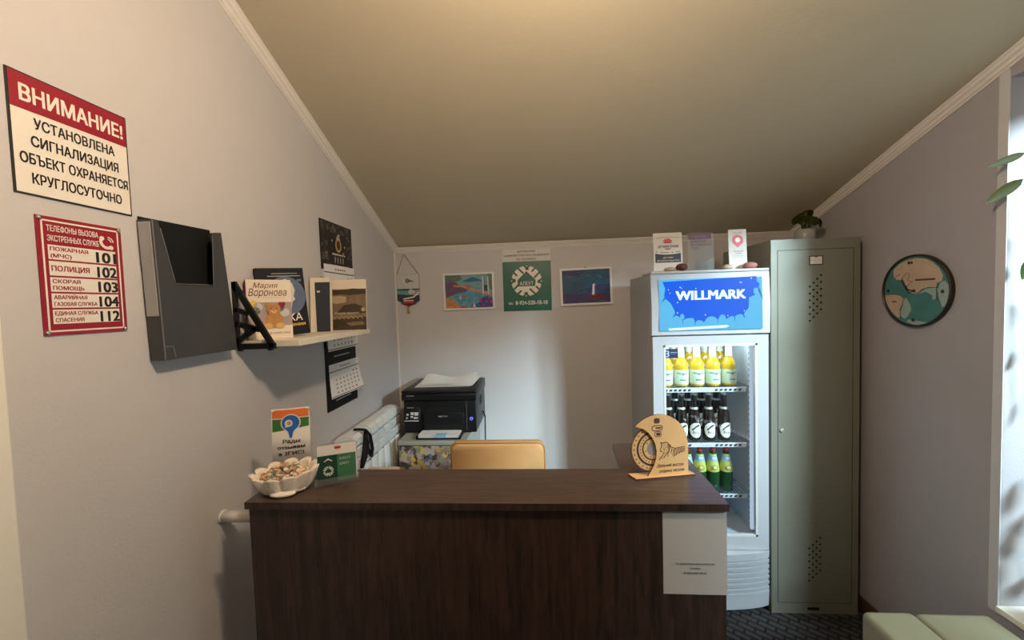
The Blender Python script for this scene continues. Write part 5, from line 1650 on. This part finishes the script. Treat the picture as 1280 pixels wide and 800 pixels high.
def greenb():
    o = thing('bottle', 'x', 'bottle', (0, 0, 0), group='green bottles on the lowest shelf')
    part(MB().lathe([(0.030, 0.0), (0.033, 0.005), (0.033, 0.112), (0.031, 0.130), (0.024, 0.165), (0.017, 0.196), (0.0145, 0.212), (0.0145, 0.222)], 'green_glass', 24), 'glass_body', o)
    mb = MB().lathe([(0.0334, 0.105), (0.0325, 0.120), (0.0320, 0.128), (0.0290, 0.145), (0.0252, 0.162), (0.0220, 0.178), (0.0180, 0.198)], 'lime_print', 24, cap=False)
    part(mb, 'label', o, 'yellow label')
    mb = MB().lathe([(0.0258, 0.160), (0.0200, 0.190)], 'sky_print', 24, cap=False)
    F_ = lambda a_, z, r: Matrix.Rotation(a_, 4, 'Z') @ frame((0, -r, z), (1, 0, 0), (0, 0.35, 1))
    mb.rect(-0.010, -0.003, 0.010, 0.003, 0.001, 'sign_cream', xf=F_(0, 0.178, 0.0225))
    part(mb, 'neck_label', o, 'pale blue neck label')
    mb = MB()
    mb.disc(0, 0, 0.014, 0.003, 'p_green', 20, 0.012, xf=F_(0, 0.130, 0.0315)); mb.disc(0, 0, 0.010, 0.0035, 'yellow_print', 18, 0.008, xf=F_(0, 0.130, 0.0315))
    for s in (-1, 1):
        mb.disc(s * 0.004, 0.001, 0.002, 0.004, 'p_green', 10, xf=F_(0, 0.130, 0.0315))
    part(mb, 'emblem', o)
    part(MB().lathe([(0.0152, 0.214), (0.0158, 0.217), (0.0152, 0.227), (0.012, 0.230)], 'bright_red_print', 18), 'cap', o)
    return o
ORD = ['leftmost', 'second from left', 'third from left', 'fourth from left', 'rightmost']
def row(maker, xs_, y, z, lab, first=None):
    for i, x in enumerate(xs_):
        if first is None:
            first = maker(); first.location = fw(x, y, z); first.scale = (FS, FS, FS); first['label'] = lab[i]
        else:
            copy_thing(first, fw(x, y, z), lab[i], rz=random.uniform(-0.12, 0.12))
    return first
yb = row(lemonade, (0.690, 0.773, 0.857, 0.941, 1.026), 2.195, SHZ[0], ['yellow bottle, %s in the front row of the top fridge shelf' % q for q in ORD])
row(lemonade, (0.709, 0.800, 0.891, 0.982, 1.068), 2.395, SHZ[0], ['yellow bottle, %s in the row behind on the top shelf' % q for q in ORD], yb)
bb = row(beer, (0.700, 0.770, 0.838, 0.915, 0.995), 2.19, SHZ[1], ['dark labelled bottle, %s in the front row of the middle fridge shelf' % q for q in ORD])
row(beer, (0.800, 0.874, 0.952, 1.038), 2.38, SHZ[1], ['dark bottle, %s in the row behind on the middle shelf' % q for q in ('leftmost', 'second from left', 'third from left', 'rightmost')], bb)
gb = row(greenb, (0.800, 0.866, 0.935, 1.006), 2.19, SHZ[2], ['green bottle with a yellow label, %s of four on the lowest shelf' % q for q in ('leftmost', 'second from left', 'third from left', 'rightmost')])

# things on top of the fridge
FT = 1.7340
def standing_card(name, label, cat, x, y, w, h, rz, fn, m='white_paper'):
    o = thing(name, label, cat, (x * FS, y * FS, FT), rz)
    o.scale = (FS, FS, FS)
    mb = MB(frame((0, 0, 0.002), (1, 0, 0), (0, 0.06, 1)))
    mb.box((-w / 2, 0, 0), (w / 2, h, 0.002), m)
    fn(mb)
    part(mb, 'sheet', o)
    part(MB().box((-w / 2, -0.012, 0), (w / 2, 0.040, 0.0022), 'acrylic'), 'foot', o)
    return o
def card1(mb):
    e = 0.0026
    for i in range(-6, 7):
        mb.rect(i * 0.0095 - 0.003, 0.179 - 0.00009 * i * i, i * 0.0095 + 0.003, 0.184 - 0.00009 * i * i, e, 'grey_print')
    for k in range(5):
        a_ = PI * (0.18 + 0.16 * k)
        mb.poly([(0.0, 0.152), (0.024 * math.cos(a_ - 0.2), 0.152 + 0.020 * math.sin(a_ - 0.2)), (0.026 * math.cos(a_), 0.152 + 0.026 * math.sin(a_)), (0.024 * math.cos(a_ + 0.2), 0.152 + 0.020 * math.sin(a_ + 0.2))], e, 'bright_red_print')
    mb.rect(-0.022, 0.150, 0.022, 0.155, e, 'bright_red_print')
    mb.text('ДОТИКИ КУХНИ', 0.0, 0.133, 0.0125, e, 'black_print', width=0.104, bold=0.03, slant=0.25)
    mb.poly([(-0.018, 0.122), (0.018, 0.122), (0.010, 0.117), (-0.010, 0.117)], e, 'brown_print')
    for i in range(-5, 6):
        if i not in (-4, 1, 3):
            mb.rect(i * 0.0115 - 0.0045, 0.098 + 0.0001 * i * i * 2, i * 0.0115 + 0.0045, 0.102 + 0.0001 * i * i * 2, e, 'brown_print')
    pts = [(-0.066, 0.097)] + [(-0.066 + 0.132 * i / 10, 0.090 + 0.007 * (2 * i / 10 - 1) ** 2) for i in range(11)] + [(0.066, 0.048), (-0.066, 0.048)]
    mb.poly(pts[1:], e, 'slate_print')
    mb.text('ДОСТАВКА', 0, 0.074, 0.008, e + .0004, 'sign_cream', width=0.052, slant=0.2)
    mb.text('ВКУСНО И БЫСТРО', 0, 0.058, 0.008, e + .0004, 'sign_cream', width=0.112, slant=0.2)
standing_card('tent_card', 'white menu card with a red crown and a dark band on the fridge', 'card', 0.690, 2.125, 0.148, 0.205, 0.0, card1)
def card2(mb):
    e = 0.0026
    mb.text('Наши отзывы', 0.0, 0.190, 0.006, e, 'brown_print', width=0.048)
    pts = []
    for k in range(25):
        a_ = -PI * 0.2 + PI * 1.4 * k / 24
        pts.append((0.001 + 0.029 * math.cos(a_), 0.150 + 0.029 * math.sin(a_)))
    pts.append((0.001, 0.112))
    mb.poly(pts, e, 'bright_red_print')
    mb.disc(0.001, 0.152, 0.013, e + .0004, 'sign_cream', 20)
    mb.text('Мы рады вам', 0.002, 0.094, 0.0055, e, 'black_print', width=0.048, bold=0.02)
    mb.text('отзывы', 0.002, 0.083, 0.0055, e, 'black_print', width=0.032, bold=0.02)
    mb.rect(-0.028, 0.070, 0.030, 0.0715, e, 'grey_print'); mb.rect(-0.028, 0.062, 0.026, 0.0635, e, 'grey_print')
standing_card('tent_card', 'narrow white card with a red map pin on the fridge', 'card', 1.043, 2.120, 0.093, 0.207, math.radians(3), card2)
def card3(mb):
    e = 0.0026
    mb.rect(-0.062, 0.170, 0.055, 0.198, e, 'purple_print')
    mb.text('ПРИЯТНО', -0.012, 0.184, 0.011, e + .0004, 'grey_print', width=0.085, bold=0.01)
    mb.text('ПРИЯТНО', -0.014, 0.158, 0.012, e, 'purple_print', width=0.080, bold=0.03)
    mb.text('ОСТАВАТЬСЯ', 0.002, 0.140, 0.012, e, 'purple_print', width=0.108, bold=0.03)
    mb.text('ТУТ', -0.028, 0.122, 0.012, e, 'purple_print', width=0.040, bold=0.02)
standing_card('acrylic_sign', 'clear acrylic sign with purple lettering between the two cards on the fridge', 'sign', 0.872, 2.16, 0.135, 0.205, 0.0, card3, m='acrylic')
mesh_thing(MB().ball((0, 0, 0.011), 0.022, 'stone_beige', 14, (1.25, 0.9, 0.52), jitter=0.08), 'stone', 'flat beige stone in front of the menu card on the fridge', 'stone', (0.682 * FS, 2.085 * FS, FT - 0.001))
mb = MB()
n = 30
vs_, fs = [], []
for i in range(9):
    t = PI * i / 8
    for j in range(n):
        p = 2 * PI * j / n
        r = 0.026 * (1 + 0.08 * math.cos(10 * p))
        vs_.append((r * math.sin(t) * math.cos(p), r * math.sin(t) * math.sin(p), 0.019 - 0.019 * -math.cos(t)))
for i in range(8):
    for j in range(n):
        fs.append((i * n + j, (i + 1) * n + j, (i + 1) * n + (j + 1) % n, i * n + (j + 1) % n))
mb.add(vs_, fs, 'urchin', True)
for j in range(10):
    p = 2 * PI * j / 10
    for i in range(4):
        t = 0.6 + 0.45 * i
        mb.ball((0.028 * math.sin(t) * math.cos(p), 0.028 * math.sin(t) * math.sin(p), 0.019 + 0.019 * math.cos(t)), 0.0016, 'stone_pink', 6)
mesh_thing(mb, 'sea_urchin', 'dark red ribbed sea urchin shell beside the menu card on the fridge', 'shell', (0.742 * FS, 2.080 * FS, FT))
mb = MB()
n = 24
for k in range(24):
    pass
mb.ball((0, 0, 0.013), 0.024, 'shell_pale', 18, (1.05, 0.85, 0.55))
for j in range(9):
    a_ = PI * (0.1 + 0.8 * j / 8)
    mb.tube([(0, -0.020, 0.010), (0.018 * math.cos(a_), -0.010 + 0.004 * math.sin(a_), 0.024), (0.0235 * math.cos(a_), 0.016 * math.sin(a_), 0.017)], 0.0016, 'shell_pale', 6)
mesh_thing(mb, 'small_shell', 'small pale ribbed shell left of the red pin card on the fridge', 'shell', (0.973 * FS, 2.085 * FS, FT - 0.001))
mesh_thing(MB().ball((0, 0, 0.017), 0.031, 'stone_pink', 16, (1.1, 0.8, 0.58), jitter=0.04), 'stone', 'rounded pink stone right of the red pin card on the fridge', 'stone', (1.085 * FS, 2.088 * FS, FT - 0.001))

# ------------------------------------------------------------------ locker
LX, LY = 1.337, 1.992
lk = thing('locker', 'tall grey-green metal locker between the fridge and the right wall', 'locker', (LX, LY, 0))
lx0, lx1, lh = -0.204, 0.207, 1.866
mb = MB()
mb.box((lx0, 0.004, 0.0), (lx1, 0.49, lh), 'locker_metal')
for (a_, b_) in (((lx0, 0, 0), (lx0 + 0.029, 0.004, lh)), ((lx1 - 0.029, 0, 0), (lx1, 0.004, lh)), ((lx0 + 0.029, 0, 0), (lx1 - 0.029, 0.004, 0.054)), ((lx0 + 0.029, 0, lh - 0.050), (lx1 - 0.029, 0.004, lh))):
    mb.box(a_, b_, 'locker_metal')
for (a_, b_) in (((lx0 + 0.0285, 0.0005, 0.053), (lx0 + 0.0325, 0.0042, 1.817)), ((lx1 - 0.0325, 0.0005, 0.053), (lx1 - 0.0285, 0.0042, 1.817)), ((lx0 + 0.029, 0.0005, 0.053), (lx1 - 0.029, 0.0042, 0.057)), ((lx0 + 0.029, 0.0005, 1.813), (lx1 - 0.029, 0.0042, 1.817))):
    mb.box(a_, b_, 'locker_line')
part(mb, 'body', lk)
mb = MB(FRONT)
mb.box((lx0 + 0.0325, 0.057, -0.0038), (lx1 - 0.0325, 1.813, 0.0002), 'locker_metal')
dr = part(mb, 'door', lk)
def vent(zt):
    mb = MB(FRONT)
    for c in range(4):
        for r in range(6):
            x = -0.024 + c * 0.0171
            z = zt - 0.0545 + c * 0.0181 - r * 0.0331
            mb.disc(x, z, 0.0052, 0.0006, 'black_matte', 12)
    return mb
part(vent(1.690), 'vent_holes', dr)
part(vent(0.390), 'vent_holes', dr)
mb = MB(FRONT)
w, h = 0.066, 0.046
cx, cz = 0.004, 1.761
mb.box((cx - w / 2, cz - h / 2, 0), (cx + w / 2, cz + h / 2, 0.0015), 'baseboard_brown')
mb.rect(cx - w / 2 + 0.006, cz - h / 2 + 0.006, cx + w / 2 - 0.006, cz + h / 2 - 0.005, 0.0018, 'white_paper')
mb.rect(cx - w / 2 + 0.008, cz, cx + w / 2 - 0.008, cz + 0.0012, 0.0021, 'grey_print')
mb.disc(cx, cz + h / 2 - 0.004, 0.008, 0.0022, 'baseboard_brown', 12, 0.005)
part(mb, 'label_holder', dr)
mb = MB(frame((-0.155, 0, 0.932), (1, 0, 0), (0, 0, 1))).lathe([(0.011, 0), (0.011, 0.004), (0.008, 0.007)], 'steel', 16)
mb.rect(-0.001, -0.005, 0.001, 0.005, 0.0073, 'black_print')
part(mb, 'lock', dr)
mb = MB(FRONT).box((-0.032, 0.018, 0), (0.024, 0.032, 0.001), 'black_matte')
part(mb, 'maker_plate', lk)

# plant on the locker
def leaf(mb, base, tip, width, m, curl=0.25, fold=0.18, n=8, side=None):
    b_, t_ = Vector(base), Vector(tip)
    d = t_ - b_
    L_ = d.length
    d.normalize()
    s = Vector(side).normalized() if side else d.cross(Vector((0, 0, 1))).normalized()
    u = s.cross(d).normalized()
    vs_, fs = [], []
    for i in range(n + 1):
        t = i / n
        w_ = width * (math.sin(PI * min(1, t ** 0.8)) ** 0.8) * (1 - 0.25 * t) if 0 < i < n else 0.0006
        c = b_ + d * L_ * t - u * curl * L_ * t * t * 0.5
        vs_ += [tuple(c - s * w_ + u * fold * w_), tuple(c), tuple(c + s * w_ + u * fold * w_)]
    for i in range(n):
        a_ = i * 3
        fs += [(a_, a_ + 1, a_ + 4, a_ + 3), (a_ + 1, a_ + 2, a_ + 5, a_ + 4)]
    mb.add(vs_, fs, m, True)
pl_ = thing('potted_plant', 'small dark leafy plant in a grey glass pot on top of the locker', 'plant', (1.425, 2.20, lh))
part(MB().lathe([(0.030, 0.0), (0.040, 0.006), (0.047, 0.035), (0.046, 0.075), (0.041, 0.076), (0.041, 0.062), (0.0, 0.062)], 'pot_grey', 24), 'pot', pl_)
part(MB().lathe([(0.0405, 0.064), (0.02, 0.068), (0.0, 0.069)], 'soil', 18, cap=False), 'soil', pl_)
for i in range(18):
    t = 2 * PI * i * 0.382 + 0.3
    q = ((i * 7) % 18) / 18
    r0 = 0.008 + 0.048 * q
    z = 0.178 - 0.050 * q
    b_ = (r0 * math.cos(t), r0 * math.sin(t) * 0.8, z)
    L2 = 0.034 + 0.008 * ((i * 5) % 4) / 4
    tip = (b_[0] + L2 * math.cos(t) - 0.004, b_[1] + L2 * math.sin(t) * 0.8, z - 0.022 - 0.026 * q)
    mb = MB()
    leaf(mb, b_, tip, 0.030, 'leaf_dark', 0.6, 0.12)
    mb.tube([(0.012 * math.cos(t), 0.012 * math.sin(t), 0.064), (b_[0] * 0.6, b_[1] * 0.6, 0.11), b_], 0.002, 'stem_green', 6)
    part(mb, 'leaf', pl_)

# ------------------------------------------------------------------ clock
ck = thing('wall_clock', 'round dark-rimmed clock with a map face on the right wall', 'clock', (XR, 1.758, 1.600))
KF = frame((0, 0, 0), (0, -1, 0), (0, 0, 1))
R_ = 0.152
mb = MB(KF).lathe([(R_ - 0.012, 0.0), (R_, 0.002), (R_, 0.016), (R_ - 0.003, 0.019), (R_ - 0.007, 0.018), (R_ - 0.008, 0.010)], 'clock_rim', 56, cap=False)
part(mb, 'rim', ck)
mb = MB(KF)
mb.lathe([(R_ - 0.0075, 0.002), (R_ - 0.0075, 0.010)], 'clock_teal', 56)
def C(px, py): return ((px - 406) / 300 * 0.146, (420 - py) / 300 * 0.146)
h = 0.0106
def cp(pts, hh, m): mb.poly([C(*p) for p in pts], hh, m)
north = [(200, 225), (260, 175), (330, 150), (420, 140), (500, 155), (560, 190), (610, 240), (640, 300), (635, 345), (600, 360), (585, 400), (530, 395), (470, 410), (430, 445), (370, 440), (345, 415), (330, 380), (295, 330), (250, 315), (225, 320), (205, 290)]
cp(north, h, 'clock_land')
cp([(120, 455), (200, 450), (270, 460), (305, 490), (295, 540), (270, 585), (275, 640), (255, 660), (190, 610), (140, 540), (118, 490)], h, 'clock_land')
cp([(305, 490), (330, 480), (365, 540), (375, 590), (345, 640), (320, 665), (280, 655), (275, 600), (300, 540)], h, 'clock_pale')
cp([(440, 445), (500, 405), (560, 400), (600, 405), (585, 490), (560, 500), (555, 460), (500, 430)], h + .0002, 'clock_pale')
cp([(600, 420), (620, 360), (655, 345), (685, 380), (690, 470), (672, 540), (640, 560), (610, 480)], h, 'clock_pale')
cp([(330, 690), (350, 670), (450, 680), (540, 690), (470, 715), (400, 715)], h, 'clock_pale')
for pts, w_ in (([(225, 320), (215, 295), (240, 280), (270, 270)], 5), ([(340, 420), (300, 330), (280, 300)], 6), ([(430, 445), (470, 410), (530, 395), (590, 400)], 5), ([(600, 360), (590, 420), (598, 500)], 6), ([(300, 490), (290, 540), (268, 590), (275, 645), (300, 665)], 5), ([(290, 300), (330, 260), (360, 270), (340, 330), (380, 340)], 4), ([(330, 380), (370, 350), (390, 330)], 4)):
    mb.stroke([C(*p) for p in pts], w_ / 300 * 0.146, h + .0005, 'brown_print')
mb.rect(*C(410, 335), *C(580, 320), h + .0005, 'brown_print')
mb.rect(*C(190, 520), *C(235, 508), h + .0005, 'brown_print')
for (px, py, s) in ((350, 175, 12), (375, 175, 10), (150, 415, 14), (640, 432, 13), (395, 672, 14)):
    mb.rect(*C(px - s, py + s), *C(px + s, py - s), h + .0007, 'black_print')
part(mb, 'dial', ck)
def hand(pts, w_, z):
    mb = MB(KF)
    mb.stroke([C(*p) for p in pts], w_, z, 'black_print')
    mb.stroke([C(*p) for p in pts], w_, z + 0.0008, 'black_print')
    mb.disc(0, 0, 0.006, z + 0.001, 'black_print', 16)
    return mb
part(hand([(406, 420), (365, 438), (330, 395), (292, 318)], 0.004, 0.0155), 'hand', ck)
part(hand([(420, 430), (345, 405), (330, 375)], 0.005, 0.0135), 'hand', ck)

# ------------------------------------------------------------------ bench under the window
bn = thing('bench', 'cream leather bench along the right wall below the window', 'bench', (1.36, 0.60, 0))
bx0, bx1, by0, by1 = -0.235, 0.190, -0.85, 0.843
part(MB().box((bx0 + 0.03, by0 + 0.02, 0.03), (bx1, by1 - 0.02, 0.20), 'black_matte'), 'plinth', bn)
def cushion(a_, b_, r, ex):
    mb = MB()
    mb.rbox(a_, b_, r, 'cream_leather', 4)
    return mb
part(cushion((bx0, by0, 0.20), (-0.062, by1, 0.462), 0.022, 0), 'edge_cushion', bn)
part(cushion((-0.060, by0, 0.20), (bx1, by1, 0.458), 0.020, 0), 'seat_cushion', bn)
for sx in (-0.18, 0.18):
    for sy in (by0 + 0.08, by1 - 0.08):
        part(MB(Matrix.Translation((sx, sy, 0))).lathe([(0.016, 0), (0.02, 0.03)], 'black_plastic', 12), 'foot', bn)
mb = MB().tube([(-0.228 + 0.012, by0 + 0.02, 0.452), (-0.216, by1 - 0.02, 0.452)], 0.0025, 'cream_leather', 6)
part(mb, 'piping', bn)

# ------------------------------------------------------------------ window plants
vn = thing('hanging_vine', 'green vine hanging down the far side of the window', 'plant', (1.625, 1.405, 2.30))
stem = [(0.0, 0.0, 0.0), (-0.012, -0.01, -0.15), (-0.025, 0.0, -0.32), (-0.006, -0.01, -0.45), (0.012, -0.02, -0.62), (0.03, -0.03, -0.85), (0.035, -0.02, -1.05)]
part(MB().tube(stem, [0.004, 0.004, 0.0035, 0.0035, 0.003, 0.003, 0.002], 'stem_green', 8), 'stem', vn)
LV = [((-0.030, 0.0, -0.262), (-0.115, 0.035, -0.297), 0.014, 'leaf_dark'), ((-0.030, 0.005, -0.345), (-0.105, 0.045, -0.415), 0.019, 'leaf_dark'),
      ((0.0, -0.02, -0.60), (-0.035, 0.0, -0.675), 0.024, 'leaf_mid'), ((0.02, -0.02, -0.72), (0.055, -0.05, -0.79), 0.022, 'leaf_mid'), ((0.03, -0.02, -0.88), (0.0, -0.01, -0.955), 0.022, 'leaf_mid'), ((0.01, -0.03, -0.50), (0.07, -0.08, -0.55), 0.022, 'leaf_mid'), ((0.035, -0.02, -1.05), (0.03, -0.03, -1.13), 0.02, 'leaf_mid')]
for b_, t_, w_, m in LV:
    mb = MB()
    leaf(mb, b_, t_, w_, m, 0.15, 0.35, side=(Vector(t_) - Vector(b_)).cross(Vector((0.6, 0.75, 0.1))))
    part(mb, 'leaf', vn)
sp_ = thing('potted_plant', 'broad-leaved plant in a white pot on the window sill', 'plant', (1.70, 1.25, W1[2] + 0.008))
part(MB().lathe([(0.045, 0.0), (0.062, 0.11), (0.066, 0.115), (0.058, 0.115), (0.056, 0.10), (0.0, 0.10)], 'white_plastic', 24), 'pot', sp_)
for (t_, w_) in (((-0.075, 0.105, 0.235), 0.035), ((-0.03, 0.13, 0.33), 0.035), ((0.03, 0.10, 0.42), 0.035), ((0.05, -0.06, 0.36), 0.04), ((-0.05, -0.10, 0.30), 0.04), ((0.02, 0.14, 0.17), 0.035), ((-0.01, 0.11, 0.52), 0.03)):
    mb = MB()
    mid = (t_[0] * 0.45, t_[1] * 0.45, t_[2] * 0.85)
    mb.tube([(0, 0, 0.10), (t_[0] * 0.2, t_[1] * 0.2, t_[2] * 0.55), mid], 0.003, 'stem_green', 6)
    leaf(mb, mid, t_, w_, 'leaf_mid', 0.3, 0.25)
    part(mb, 'leaf', sp_)
